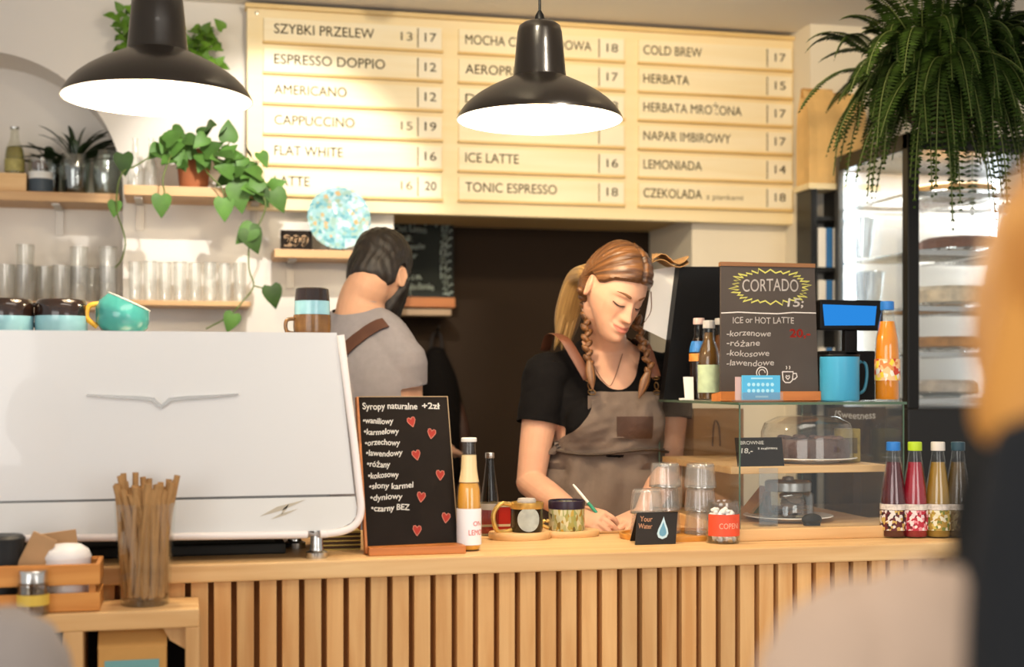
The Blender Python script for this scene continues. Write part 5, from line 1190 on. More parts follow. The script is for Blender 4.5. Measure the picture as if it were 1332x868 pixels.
# crate with napkins
x0, x1 = PX(-70, 2.67), PX(130, 2.67); y0, y1 = 2.668, 2.79; hz = 60*k
t = thing('wooden_crate', 'small orange slatted crate of napkins and cups on the side unit', 'crate', ((x0+x1)/2, 2.73, ZSU))
CR = wood('crate_pine', '#c0782f', '#d8954a', 'x', .5); CRE = wood('crate_pine_end', '#b8732d', '#cf8d44', 'y', .5)
for (za, zb_) in ((1*k, 24*k), (34*k, 60*k)):
    for yy in (y0, y1-.008):
        b = MB(); b.box((x0, yy, ZSU+za), (x1, yy+.008, ZSU+zb_), .0015); b.build('slat', CR, t)
    for xx in (x0, x1-.008):
        b = MB(); b.box((xx, y0+.008, ZSU+za), (xx+.008, y1-.008, ZSU+zb_), .0015); b.build('slat', CRE, t)
for xx in (x0+.008, x1-.020):
    for yy in (y0+.008, y1-.020): b = MB(); b.box((xx, yy, ZSU+1*k), (xx+.012, yy+.012, ZSU+58*k)); b.build('corner_post', CRE, t)
b = MB(); b.box((x0+.008, y0+.008, ZSU+.001), (x1-.008, y1-.008, ZSU+.006)); b.build('bottom', CR, t)
q = at(87, 2.725, ZSU+.0065); kk = sc(q); b = MB(); b.shell([(22*kk, 0), (27*kk, 10*kk), (30*kk, 60*kk)], .002, 40, q); b.lathe([(30.5*kk, 60*kk), (31*kk, 63*kk), (27*kk, 72*kk), (18*kk, 78*kk), (0, 80*kk)], 40, q); t = thing('paper_cup', 'white cup with a domed lid standing in the crate', 'cup', q); b.build('cup_body', mat('cup_white', '#e6e3e2', .4), t)
KN = mat('napkin_kraft', '#b08a62', .85, var=.1, vscale=20)
for (px, py, wv, hv, rot, yy, lab) in ((44, 718, 32, 46, .45, 2.70, 'kraft napkin sticking up tilted at the left of the crate'), (78, 712, 46, 40, -.12, 2.765, 'kraft napkin standing behind the white domed cup')):
    q = P(px, py, yy); kk = sc(q); b = MB(); b.box((q.x-wv/2*kk, yy, q.z-hv*.9*kk), (q.x+wv/2*kk, yy+.008, q.z+hv/2*kk), .001, R=RY(rot)); tag(b.build('paper_napkin', KN), lab, 'napkin', 'kraft napkins in the crate')
q = at(4, 2.72, ZSU+.0065); kk = sc(q); t = thing('paper_cup', 'black cup with a rose band in the left of the crate', 'cup', q)
b = MB(); b.shell([(20*kk, 0), (27*kk, 86*kk)], .002, 36, q); b.lathe([(27.5*kk, 86*kk), (28*kk, 90*kk), (24*kk, 94*kk), (0, 95*kk)], 36, q); b.build('cup_body', mat('cup_black', '#181a1c', .5), t)
b = MB(); g = [[q+Vector((r_*kk*math.cos(a), r_*kk*math.sin(a), z*kk)) for a in np.linspace(-2.9, -1.7, 10)] for r_, z in ((25.2, 62), (26.9, 82))]; b.sheet(g); b.build('rose_band', mat('band_rose', '#a8605a', .6), t)
# spice jar in front
q = Vector((PX(44, 2.675), 2.675-.013, ZSU+.0003)); kk = sc(q)
t = thing('spice_jar', 'small glass jar with steel lid and yellow band before the crate', 'jar', q)
b = MB(); b.shell([(18*kk, 0), (20*kk, 3*kk), (20*kk, 40*kk), (17*kk, 42*kk)], .002, 36, q); b.build('glass_body', glass('jar_smoke', (.75, .7, .62), .75, .05, .12), t)
b = MB(); b.lathe([(17.5*kk, 41*kk), (18.5*kk, 42*kk), (18.5*kk, 55*kk), (17*kk, 57.5*kk), (0, 58*kk)], 36, q); b.build('lid', CHROME, t)
b = MB(); b.lathe([(20.5*kk, 13*kk), (20.5*kk, 27*kk)], 36, q); b.f = b.f[:-2]; b.m = b.m[:-2]; b.s = b.s[:-2]; b.build('band', mat('band_yellow', '#d8b64a', .5), t)['label'] = 'yellow paper band'
# ================================================================== people
def gauss(x, s): return np.exp(-(x/s)**2/2)
def head_xyz(nu=120, nv=160, male=False):
    """closed head surface in its own axes: face towards -y, chin down, origin midway between the ears"""
    th = np.linspace(0, math.pi, nu)[:, None]; ph = np.linspace(0, 2*math.pi, nv, endpoint=False)[None, :]
    cz = np.cos(th); r = np.sin(th)**.88
    z = .118*cz*np.ones_like(ph)
    jaw = .30 if male else .40
    w_ = (.076 if male else .073)*(1 - jaw*smooth01((-z-.005)/.115))
    x = w_*r*np.cos(ph)
    s_ = np.sin(ph)
    front = s_ < 0
    bk = .100*(1 - .45*smooth01((-z-.02)/.09))
    y = np.where(front, .088, bk)*r*s_
    y = y - .046*smooth01((-z-.015)/.095)
    # features
    f = smooth01((-y-.030)/.03)
    d = np.zeros_like(x)
    s = np.clip((.020-z)/.050, 0, 1)
    hgt = (.003+.021*s**1.25)*smooth01((z+.044)/.012)*(z < .03)*smooth01((.032-z)/.02)
    if male: hgt *= 1.15
    d += hgt*np.exp(-(np.abs(x)/(.0062+.0048*s))**2.2)
    for sg in (-1, 1):
        d += .0065*gauss(x-sg*.0115, .0055)*gauss(z+.031, .0065)
        d -= .0105*gauss(x-sg*.031, .0155)*gauss(z-.006, .0105)
        d += .0088*gauss(x-sg*.031, .0118)*gauss(z-.004, .0075)
        d -= .0020*gauss(x-sg*.031, .013)*gauss(z-.0145, .0022)
        d -= .0014*gauss(x-sg*.031, .013)*gauss(z+.0040, .0016)
        d += .0045*gauss(x-sg*.040, .016)*gauss(z+.022, .017)
        d += .0040*gauss(x-sg*.026, .018)*gauss(z-.027, .0075)
        d -= .0022*gauss(np.abs(x)-.0265-(-.035-z)*.25, .0035)*gauss(z+.042, .014)/2
    zm = z - 6.0*x*x
    d += .0056*gauss(zm+.0548, .0042)*gauss(x, .0160) + .0070*gauss(zm+.0655, .0048)*gauss(x, .0150)
    d -= .0050*gauss(zm+.0602, .0017)*gauss(x, .0205)
    d -= .0030*gauss(z+.077, .005)*gauss(x, .016)
    d += .0055*gauss(z+.098, .012)*gauss(x, .017)
    y = y - d*f
    return x, y, z*np.ones_like(x), th*np.ones_like(x), ph*np.ones_like(x)
def grid_faces(nu, nv):
    return [[i*nv+j, i*nv+(j+1) % nv, (i+1)*nv+(j+1) % nv, (i+1)*nv+j] for i in range(nu-1) for j in range(nv)]
class Head:
    def __init__(s, c, yaw, pitch, roll, scale=1.0, male=False):
        s.c = Vector(c); s.M = RZ(yaw) @ RX(pitch) @ RY(roll); s.k = scale; s.male = male
        s.x, s.y, s.z, s.th, s.ph = head_xyz(male=male)
        s.nu, s.nv = s.x.shape
    def w(s, p): return s.c + s.M @ (Vector(p)*s.k)
    def loc(s, P_):      # world array -> head axes
        Mi = np.array(s.M.transposed()); return ((np.asarray(P_)-np.array(s.c)) @ Mi.T)/s.k
    def add_skin(s, mb):
        pts = np.stack([s.x.ravel(), s.y.ravel(), s.z.ravel()], 1)
        W_ = (pts*s.k) @ np.array(s.M).T + np.array(s.c)
        mb.add([tuple(p) for p in W_], grid_faces(s.nu, s.nv), 0, True)
        bm = MB(); bm.add([tuple(p) for p in pts], grid_faces(s.nu, s.nv)); s.bvh = BVHTree.FromPolygons([Vector(v) for v in bm.v], bm.f)
        for sg in (-1, 1):           # ears
            R = s.M @ RZ(sg*.38) @ RX(-.2)
            c_ = s.w((sg*(.0745 if not s.male else .0775), .014, -.004))
            mb.ell(c_, Vector((.0052, .017, .029))*s.k, R, 20, 14)
            ring = [c_ + R @ (Vector((sg*.004, .015*math.cos(a)*(1.0 if math.sin(a) > -.3 else .7), .026*math.sin(a)))*s.k) for a in [i*math.pi*2/16 for i in range(17)]]
            mb.limb([q[:] for q in ring], [.0036*s.k]*17, seg=8, sub=2)
    def face(s, x, z, off=.0008):    # point on the face in front of (x, z)
        hit = s.bvh.ray_cast(Vector((x, -1, z)), Vector((0, 1, 0)))[0]
        return s.w((hit.x, hit.y-off, hit.z)) if hit else s.w((x, -.09, z))
    def shell(s, mask, thick, groove=None):
        """hair or beard: the head's own surface pushed out where mask > 0 and sunk under the skin elsewhere"""
        m = mask(s.x, s.y, s.z); t = thick(s.x, s.y, s.z)
        d = np.stack([s.x*1.1, s.y-.012, s.z*.9], -1); d /= np.linalg.norm(d, axis=-1, keepdims=True)
        off = -.006 + (t+.006)*m
        if groove is not None: off = off + groove(s.x, s.y, s.z)*m
        p = np.stack([s.x, s.y, s.z], -1) + d*off[..., None]
        # drop the face bumps under hair
        W_ = (p.reshape(-1, 3)*s.k) @ np.array(s.M).T + np.array(s.c)
        mb = MB(); mb.add([tuple(q) for q in W_], grid_faces(s.nu, s.nv), 0, True); return mb, p.reshape(-1, 3)
def paint(me, cols):
    a = me.color_attributes.new('tint', 'FLOAT_COLOR', 'POINT'); a.data.foreach_set('color', np.concatenate([cols, np.ones((len(cols), 1))], 1).astype(np.float32).ravel())
def skin_tint(me, head, base, lip, cheek):
    n = len(me.vertices); co = np.empty(n*3, np.float32); me.vertices.foreach_get('co', co); co = co.reshape(-1, 3)
    L = head.loc(co); x, y, z = L[:, 0], L[:, 1], L[:, 2]
    c = np.tile(np.array(lin(base)[:3]), (n, 1)); fr = (y < -.05).astype(float)
    zc = -.0600 + 6.0*x*x; halfh = .0098*np.clip(1-(np.abs(x)/.0285)**2, 0, 1)**.6
    up = np.where(z > zc, .0085, .0115)/.0105
    ml = smooth01((halfh*up - np.abs(z-zc))/.0018)*fr*(np.abs(x) < .0285)
    mc = fr*.45*sum(gauss(x-sg*.042, .014)*gauss(z+.022, .013) for sg in (-1, 1)) + fr*.35*gauss(x, .010)*gauss(z+.028, .010)
    c = c*(1-mc[:, None]) + np.array(lin(cheek)[:3])*mc[:, None]
    c = c*(1-ml[:, None]) + np.array(lin(lip)[:3])*ml[:, None]
    paint(me, c)
SKIN = mat('skin', '#d9a98c', .5, sss=.12, attr='tint', var=.03, vscale=40, spec=.35)
def hair_mat(name, c1, c2, rough=.42):
    m = bpy.data.materials.new(name); m.use_nodes = True; nt = m.node_tree; bs = nt.nodes['Principled BSDF']; bs.inputs['Roughness'].default_value = rough
    a = nd(nt, 'ShaderNodeAttribute', attribute_name='strand')
    n = nd(nt, 'ShaderNodeTexNoise'); n.inputs['Scale'].default_value = 1.0; n.inputs['Detail'].default_value = 4; nt.links.new(a.outputs['Vector'], n.inputs['Vector'])
    r = nd(nt, 'ShaderNodeValToRGB'); r.color_ramp.elements[0].position = .3; r.color_ramp.elements[1].position = .7; r.color_ramp.elements[0].color = lin(c1); r.color_ramp.elements[1].color = lin(c2)
    nt.links.new(n.outputs[0], r.inputs[0]); nt.links.new(r.outputs[0], bs.inputs['Base Color'])
    b_ = nd(nt, 'ShaderNodeBump'); b_.inputs['Strength'].default_value = .5; b_.inputs['Distance'].default_value = .003; nt.links.new(n.outputs[0], b_.inputs['Height']); nt.links.new(b_.outputs[0], bs.inputs['Normal'])
    return m
def strands(me, vec):
    a = me.attributes.new('strand', 'FLOAT_VECTOR', 'POINT'); a.data.foreach_set('vector', np.asarray(vec, np.float32).ravel())
def hand(mb, wrist, dirv, palm_n, spread, L=.175, curl=(.5, .6, .65, .7), thumb=1, ws=1.0):
    """palm and five jointed fingers; dirv: wrist to knuckles, palm_n: out of the palm, thumb: side of the thumb"""
    d = Vector(dirv).normalized(); n = Vector(palm_n); n = (n-d*n.dot(d)).normalized(); sd = d.cross(n)*thumb
    w_ = Vector(wrist); kn = w_ + d*L*.50
    mb.limb([(w_-d*.01)[:], (w_+d*L*.22)[:], (kn-d*.004)[:]], [(.026*ws, .019*ws), (.036*ws, .0165*ws), (.039*ws, .0125*ws)], side=sd[:], seg=20, sub=5)
    lens = (.40, .445, .415, .33)
    for i in range(4):
        o = (1.5-i)/1.5*.029*ws; p = kn + sd*o - d*(.004*abs(i-1)); a = curl[i]; ang = 0; pts = [p-d*.02]; pts.append(p)
        fd = (d + sd*spread*(1.5-i)/1.5).normalized(); seg_ = [.45, .30, .25]; q = p
        for j in range(3):
            ang += a*(.55, .8, .6)[j]; q = q + (fd*math.cos(ang) + n*math.sin(ang))*L*lens[i]*seg_[j]; pts.append(q)
        r0 = .0088 if i < 3 else .0078
        mb.limb([v[:] for v in pts], [r0*ws*1.05, r0*ws*1.08, r0*ws, r0*ws*.92, r0*ws*.8], side=sd[:], seg=12, sub=4)
    p = w_ + d*L*.14 + sd*.026*ws; t1 = p + (d*.55+sd*.75+n*.25).normalized()*L*.20; t2 = t1 + (d*.85+sd*.35+n*.35).normalized()*L*.17; t3 = t2 + (d*.95+sd*.05+n*.30).normalized()*L*.13
    mb.limb([(w_+d*L*.08)[:], p[:], t1[:], t2[:], t3[:]], [.014*ws, .0145*ws, .0112*ws, .0100*ws, .0078*ws], seg=12, sub=4)
    return kn
def cloth(name, col, rough=.85, var=.05, scale=18, bump=.35, bs=22): return mat(name, col, rough, var=var, vscale=scale, bump=bump, bscale=bs, spec=.15)
def wrinkle(me, amp, scale, seed=0, aniso=(1, 1, 1)):
    o = Vector((seed*7.3, seed*3.1, seed*1.7)); me.calc_loop_triangles() if False else None
    bm = bmesh.new(); bm.from_mesh(me); bm.normal_update()
    for v in bm.verts:
        q = Vector((v.co.x*aniso[0], v.co.y*aniso[1], v.co.z*aniso[2]))*scale + o
        v.co += v.normal*(abs(noise.noise(q))-.22)*amp*2
    bm.to_mesh(me); bm.free()

# ------------------------------------------------------------------ the barista
XW, YWm = 1.095, 3.53
wo = thing('person', 'woman in black t-shirt and brown apron looking down while writing at the counter', 'person', (XW, YWm, 0))
hd = Head(P(800, 379, 3.40), rad(16), rad(33), rad(9), .97)
SHL = Vector((.925, 3.545, PZ(702, 492, 3.54))); SHR = Vector((1.278, 3.545, PZ(868, 490, 3.55)))
ELL = P(690, 628, 3.51); ELR = Vector((1.262, 3.53, P(880, 612, 3.53).z))
WRL = P(748, 668, 3.25); WRR = P(838, 668, 3.25)
zn = PZ(795, 444, 3.53)
def torso(mb, g):
    mb.limb([(XW, 3.56, .86), (XW, 3.56, .98), (XW, 3.555, 1.10), (XW, 3.545, 1.22), (XW, 3.545, 1.32), (XW, 3.555, zn-.035)],
            [(.165+g, .115+g), (.158+g, .112+g), (.132+g, .098+g), (.146+g, .100+g), (.150+g, .090+g), (.085+g, .060+g)], seg=32, sub=6)
    for sg in (-1, 1): mb.ell((XW+sg*.066, 3.476, 1.255), (.058+g, .040+g, .060+g))
    for S in (SHL, SHR):
        mb.limb([(XW+(S.x-XW)*.18, 3.55, zn-.045), (XW+(S.x-XW)*.62, 3.55, S.z+.022), tuple(S)], [(.05+g, .05+g), (.047+g, .047+g), (.050+g, .052+g)], side=(0, 1, 0), seg=20)
b = MB(); torso(b, 0)
hd.add_skin(b)
b.limb([(XW, 3.56, zn-.07), (XW-.003, 3.535, zn+.0), hd.w((0, .030, -.060))[:]], [(.066, .060), (.053, .052), (.050, .054)], seg=28)
b.limb([SHL[:], ((SHL+ELL)/2)[:], ELL[:]], [.050, .045, .037], seg=22); b.limb([ELL[:], (ELL*.55+WRL*.45+Vector((0, 0, -.002)))[:], WRL[:]], [(.038, .038), (.038, .035), (.026, .021)], seg=22)
b.limb([SHR[:], ((SHR+ELR)/2)[:], ELR[:]], [.050, .045, .037], seg=22); b.limb([ELR[:], (ELR*.55+WRR*.45)[:], WRR[:]], [(.038, .038), (.036, .034), (.026, .021)], seg=22)
hand(b, WRL, P(785, 680, 3.17)-WRL, (.35, .35, -.6), .10, .165, (.85, .8, .8, .9), thumb=-1, ws=.92)
hand(b, WRR, P(803, 684, 3.19)-WRR, (-.15, .1, -1), .16, .165, (.25, .28, .3, .35), thumb=1, ws=.92)
for sg in (-1, 1): b.limb([(XW+sg*.085, 3.56, .90), (XW+sg*.09, 3.56, .5), (XW+sg*.09, 3.57, .12)], [.09, .062, .045])
me = vox(b, .0024, 3); skin_tint(me, hd, '#d2a184', '#b9705f', '#c98a6e'); put_mesh('body', me, SKIN, wo)
# face details
DARKHAIR = mat('lash_brown', '#3a2418', .7); BROW = mat('brow_brown', '#7a5234', .8)
for sg in (-1, 1):
    b = MB(); pts = [hd.face(sg*(.0170+.0300*i/8), .0000-.0050*math.sin(math.pi*(i+.4)/9)+.0018*i/8, .0006) for i in range(9)]
    b.limb([q[:] for q in pts], [.0009]+[.0019]*7+[.0009], seg=6, sub=3)
    for i in range(1, 9):
        q = pts[i]; e_ = q + hd.M @ (Vector((sg*.0022*(i/4-.6), -.0062, -.0042)) * hd.k); b.limb([q[:], ((q+e_)/2+Vector((0, 0, -.0006)))[:], e_[:]], [.0005, .0004, .0002], seg=4, sub=1)
    b.build('eyelashes', DARKHAIR, wo)
    b = MB(); pts = [hd.face(sg*(.0135+.034*i/8), .0235+.0075*math.sin(math.pi*(i*.75+1.0)/9), .0004) for i in range(9)]
    b.limb([q[:] for q in pts], [(.0012, .0030), (.0014, .0036), (.0014, .0036), (.0013, .0034), (.0012, .0030), (.0011, .0025), (.001, .002), (.0008, .0014), (.0005, .0008)], side=tuple(hd.M @ Vector((0, -1, 0))), seg=8, sub=3); b.build('eyebrow', BROW, wo)
# hair
def wmask(x, y, z):
    zl = np.interp(y, [-.10, -.062, -.045, -.028, -.012, .012, .03, .05, .12], [.082, .060, .050, .030, .022, .026, -.03, -.075, -.085])
    m = smooth01((z-zl)/.008+.5)
    ear = ((y-.012)/.020)**2+((z+.004)/.030)**2
    return m*smooth01((ear-.75)*2.0)
part = lambda x, y, z: gauss(x-.004, .0032)*smooth01((.05-y)/.03)*smooth01((z-.03)/.03)
def wthick(x, y, z): return .013*(1-.75*part(x, y, z)) + .006*smooth01((y-.0)/.08) + .003*smooth01((z-.06)/.04)
def wgroove(x, y, z):
    a = np.arctan2(z+.01, -(y-.055)); return .0012*np.sin(a*46+np.sin(x*90)*1.2) + .0007*np.sin(a*97+x*60)
mb, loc = hd.shell(wmask, wthick, wgroove)
hv = [np.stack([np.arctan2(loc[:, 2]+.01, -(loc[:, 1]-.055))*11, loc[:, 0]*9, loc[:, 2]*3], 1)]
HAIR = hair_mat('hair_auburn_blond', '#331c0b', '#7f5228')
def lock(mb, pts, r, side, nseg, strandscale=160):
    n0 = len(mb.v); mb.limb([q[:] for q in pts], r, side=side, seg=nseg, sub=8)
    v = np.array(mb.v[n0:]); k_ = len(v)//nseg
    ang = np.arange(len(v)) % nseg; row = np.arange(len(v))//nseg
    hv.append(np.stack([np.cos(ang*2*math.pi/nseg)*3.5, np.sin(ang*2*math.pi/nseg)*3.5, row*.03], 1))
def braid(mb, pts, r, n):
    c = catmull([q[:] for q in pts], 12); L = np.cumsum([0]+[np.linalg.norm(c[i+1]-c[i]) for i in range(len(c)-1)])
    for k_ in range(n):
        s_ = L[-1]*(k_+.5)/n; i = min(np.searchsorted(L, s_), len(c)-2); t_ = Vector(c[i+1]-c[max(i-1, 0)]).normalized(); p_ = Vector(c[i]); rr = r*(1-.35*k_/n)
        sd = t_.cross(Vector((0, 1, 0))).normalized(); sg = 1 if k_ % 2 else -1
        R = Matrix((sd, t_, sd.cross(t_))).transposed() @ RZ(sg*.75)
        n0 = len(mb.v); mb.ell(p_+sd*sg*rr*.36, (rr*.68, rr*1.28, rr*.80), R, 14, 10)
        a = np.arange(len(mb.v)-n0) % 14; hv.append(np.stack([np.cos(a*.449)*2.5+k_, np.sin(a*.449)*2.5, a*0+k_*.7], 1))
    e_ = Vector(c[-1]); tt = Vector(c[-1]-c[-4]).normalized()
    lock(mb, [e_-tt*.01, e_+tt*.015, e_+tt*.04, e_+tt*.065], [(r*.5, r*.5), (r*.85, r*.6), (r*.7, r*.5), (r*.15, r*.15)], (1, 0, 0), 16)
braid(mb, [hd.w((-.074, .034, -.020)), P(763, 400, 3.455), P(763, 425, 3.445), P(764, 452, 3.425), P(767, 476, 3.405)], .0152, 16)
braid(mb, [hd.w((.070, .030, -.020)), P(833, 432, 3.46), P(838, 455, 3.42), P(845, 476, 3.40), P(842, 488, 3.395)], .0152, 13)
# stray wisps
for (p0, p1, p2) in (((.060, -.062, .045), (.072, -.082, .0), (.070, -.080, -.045)),):
    lock(mb, [hd.w(p0), hd.w(p1), hd.w(p2)], [.0016, .0013, .0006], (1, 0, 0), 6)
o = mb.build('hair', HAIR, wo); strands(o.data, np.concatenate(hv))
PONY = hair_mat('hair_pale_blond', '#634826', '#a9854f')
hv = []; b = MB()
lock(b, [hd.w((-.050, .078, .000)), P(753, 362, 3.53), P(744, 388, 3.57), P(738, 415, 3.60), P(733, 446, 3.62)], [(.026, .026), (.034, .026), (.037, .026), (.036, .024), (.022, .014)], (1, 0, 0), 26)
for dx in (-5, 3, 9): lock(b, [P(750+dx, 372, 3.54), P(740+dx, 405, 3.58), P(731+dx, 440, 3.60), P(727+dx*1.2, 455, 3.61)], [.012, .013, .009, .002], (1, 0, 0), 12)
o = b.build('ponytail', PONY, wo); strands(o.data, np.concatenate(hv)); o['label'] = 'pale blond loose hair behind the shoulder'
# t-shirt
b = MB(); torso(b, .006)
def sleeve(b, S, E, f, r0, r1): 
    e_ = S+(E-S)*f; b.limb([(S+Vector((0, 0, .01)))[:], ((S+e_)/2)[:], e_[:]], [r0, (r0+r1)/2, r1], seg=26)
sleeve(b, SHL, ELL, .46, .060, .060); sleeve(b, SHR, ELR, .46, .060, .060)
me = vox(b, .0038, 5); wrinkle(me, .0035, 16, 1)
eL = SHL+(ELL-SHL)*.44; nL = (ELL-SHL).normalized(); eR = SHR+(ELR-SHR)*.44; nR = (ELR-SHR).normalized()
nc = Vector((XW+.004, 3.47, zn+.01))
def keep(c):
    if (c-eL).dot(nL) > 0 and c.x < XW-.10 and (c-SHL).cross(nL).length < .075: return False
    if (c-eR).dot(nR) > 0 and c.x > XW+.10 and (c-SHR).cross(nR).length < .075: return False
    if c.z > zn+.012: return False
    q = c-nc; hw_ = .098
    if c.y < 3.55 and (q.x/.078)**2 + (q.z/.140)**2 < 1: return False
    if (c.x-XW)**2/.066**2 + (c.y-3.55)**2/.066**2 < 1 and c.z > zn-.045: return False
    return c.z > .93
cut(me, keep); smooth_edge(me); put_mesh('t_shirt', me, cloth('tshirt_black', '#0f0d0d', .9), wo)
shirt_b = MB(); torso(shirt_b, .012); sv = vox(shirt_b, .006, 3)
bvA = BVHTree.FromPolygons([v.co for v in sv.vertices], [list(p.vertices) for p in sv.polygons]); bpy.data.meshes.remove(sv)
# skirt of the apron stands a little off the hips
def front(x, z, off=.004):
    h_ = bvA.ray_cast(Vector((x, 2.5, z)), Vector((0, 1, 0)))[0]
    return Vector((x, (h_.y if h_ else 3.5)-off, z))
zt = PZ(818, 510, 3.42); zw = PZ(790, 592, 3.42); zbot = .60
xl0, xr0 = PX(772, 3.42), PX(866, 3.42)
AP = cloth('apron_taupe', '#6e6056', .9, .10, 9, .35, 30)
b = MB(); g = []
for i in range(23):
    s_ = i/22; z = zt+(zw-zt)*s_; wl = xl0 + (PX(716, 3.45)-xl0)*(smooth01(np.array((s_-.15)/.85))*.55+.45*s_**3); wr = xr0 + (XW+.150-xr0)*s_**1.5
    g.append([front(wl+(wr-wl)*j/30, z, .006) + Vector((0, .006*noise.noise(Vector((j*.22+i*.1, i*.35, 0)))-.004*(i > 15)*noise.noise(Vector((j*.2, i*1.1, 5))), 0)) for j in range(31)])
b.sheet(g, .0025); bib = b.build('apron_bib', AP, wo)
b = MB(); g = []
for i in range(34):
    z = zw+.012 - (zw+.012-zbot)*i/33; row = []
    fl = smooth01(np.array(i/9.))
    for j in range(49):
        a = rad(-200+220*j/48)      # wraps round the hips
        rx, ry = .148+.030*fl, .106+.030*fl
        f_ = .006*math.sin(j*.9+i*.12+2*noise.noise(Vector((i*.22, j*.1, 3))))*fl*(.4+.6*min(1, i/14)) + .026*noise.noise(Vector((j*.16+i*.12, i*.62-j*.05, 7)))*min(1, i/2)*math.exp(-i/9.) + .010*noise.noise(Vector((j*.3, i*.3, 2)))
        row.append(Vector((XW+(rx+f_+.008)*math.cos(a), 3.555+(ry+f_+.010)*math.sin(a), z)))
    g.append(row)
b.sheet(g, .0025); b.build('apron_skirt', AP, wo)
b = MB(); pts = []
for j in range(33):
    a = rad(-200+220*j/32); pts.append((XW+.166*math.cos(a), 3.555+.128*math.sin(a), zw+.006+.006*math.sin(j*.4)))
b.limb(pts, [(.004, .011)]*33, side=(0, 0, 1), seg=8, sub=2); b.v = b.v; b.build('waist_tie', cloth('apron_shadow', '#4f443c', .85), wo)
b = MB(); z0, z1 = PZ(825, 571, 3.42), PZ(825, 542, 3.42); xa, xb = PX(803, 3.42), PX(849, 3.42)
b.sheet([[front(xa+(xb-xa)*j/8, z0+(z1-z0)*i/6, .012) for j in range(9)] for i in range(7)], .002); b.build('leather_patch', mat('leather_patch', '#3f2718', .6, var=.15, vscale=20, bump=.2), bib)['label'] = 'dark brown leather patch'
LEA = mat('leather_strap', '#5f3520', .55, var=.1, vscale=20)
def strap(px0, py0, px1, py1, Yt, Yb, wd):
    pa = P(px0, py0, Yt); pb = P(px1, py1, Yb); top = Vector((pa.x+.01*(1 if pa.x > XW else -1), Yt+.09, pa.z+.012))
    pts = [Vector((top.x, top.y+.06, top.z-.04)), top, pa, pa.lerp(pb, .5)+Vector((0, -.006, 0)), pb]
    for k_ in (2, 3, 4): pts[k_] = Vector((pts[k_].x, min(pts[k_].y, front(pts[k_].x, pts[k_].z, .004).y), pts[k_].z))
    b = MB(); b.limb([q[:] for q in pts], [(wd, .0022)]*5, side=(1, 0, 0), seg=10, sub=5); b.build('apron_strap', LEA, wo)
    return pts[-1]
e1 = strap(733, 440, 765, 492, 3.47, 3.42, .014); e2 = strap(838, 446, 853, 490, 3.47, 3.42, .014)
for e_, px in ((e1, 776), (e2, 864)):
    q = P(px, 513, 3.41); q.y = front(q.x, q.z, .010).y
    b = MB(); m_ = e_.lerp(q, .45)
    R = (q-e_).to_track_quat('Z', 'Y').to_matrix()
    b.tube([e_+R @ Vector((.009*math.cos(a), .002*math.sin(a), .006+.007*math.sin(a))) for a in [i*.5236 for i in range(13)]], .0015, seg=6, sub=2)
    b.tube([m_+R @ Vector((.005*math.cos(a), -.003, .002+.013*math.sin(a))) for a in [i*.5236 for i in range(13)]], .0016, seg=6, sub=2)
    b.tube([q+R @ Vector((.010*math.cos(a), -.002, -.008+.008*math.sin(a))) for a in [i*.5236 for i in range(13)]], .0015, seg=6, sub=2)
    b.build('strap_clip', mat('clip_brass', '#a8895a', .3, .9), wo)
    b = MB(); b.box((q.x-.014, q.y-.004, q.z-.045), (q.x+.014, q.y-.001, q.z-.004), .001); b.build('strap_loop', LEA if False else AP, wo)
b = MB(); nk = [P(772, 458, 3.46), P(780, 480, 3.44), P(795, 502, 3.43), P(805, 490, 3.43), P(814, 460, 3.46)]; nk = [Vector((q.x, front(q.x, q.z, -.004).y, q.z)) for q in nk]
b.tube([q[:] for q in nk], .0009, seg=6, sub=5); b.build('necklace', mat('necklace_dark', '#5a3a2a', .4, .6), wo)
b = MB(); g = []
for sg in (-1, 1):
    b = MB(); b.limb([(XW+sg*.085, 3.565, .96), (XW+sg*.09, 3.565, .5), (XW+sg*.09, 3.575, .06)], [.105, .075, .06]); b.build('trouser_leg', cloth('trousers_black', '#171618', .9), wo)
    b = MB(); b.limb([(XW+sg*.09, 3.61, .045), (XW+sg*.095, 3.50, .045), (XW+sg*.10, 3.41, .035)], [(.042, .045), (.045, .042), (.035, .030)]); b.build('shoe', BLACKPLAS, wo)
p0 = P(769, 659, 3.205); p1 = P(746, 631, 3.235); tpn = thing('pen', 'white pen with green grip held in the barista hand', 'pen', p0)
d = (p0-p1).normalized(); b = MB(); b.limb([p1[:], (p1+d*.02)[:], (p0-d*.008)[:]], [.0022, .0034, .0036], seg=12); b.build('pen_barrel', mat('pen_white', '#e9ece4', .4), tpn)
b = MB(); b.limb([(p0-d*.01)[:], (p0+d*.02)[:], (p0+d*.035)[:]], [.0042, .0040, .0015], seg=12); b.build('pen_grip', mat('pen_green', '#2f8f74', .4), tpn)
zpad = ZC+.0005; q = at(800, 3.19, zpad); b = MB(); b.box((q.x-.075, q.y-.05, zpad), (q.x+.035, q.y+.045, zpad+.004), .001); tag(b.build('note_pad', KRAFT), 'small kraft paper pad under the barista hands', 'note pad')

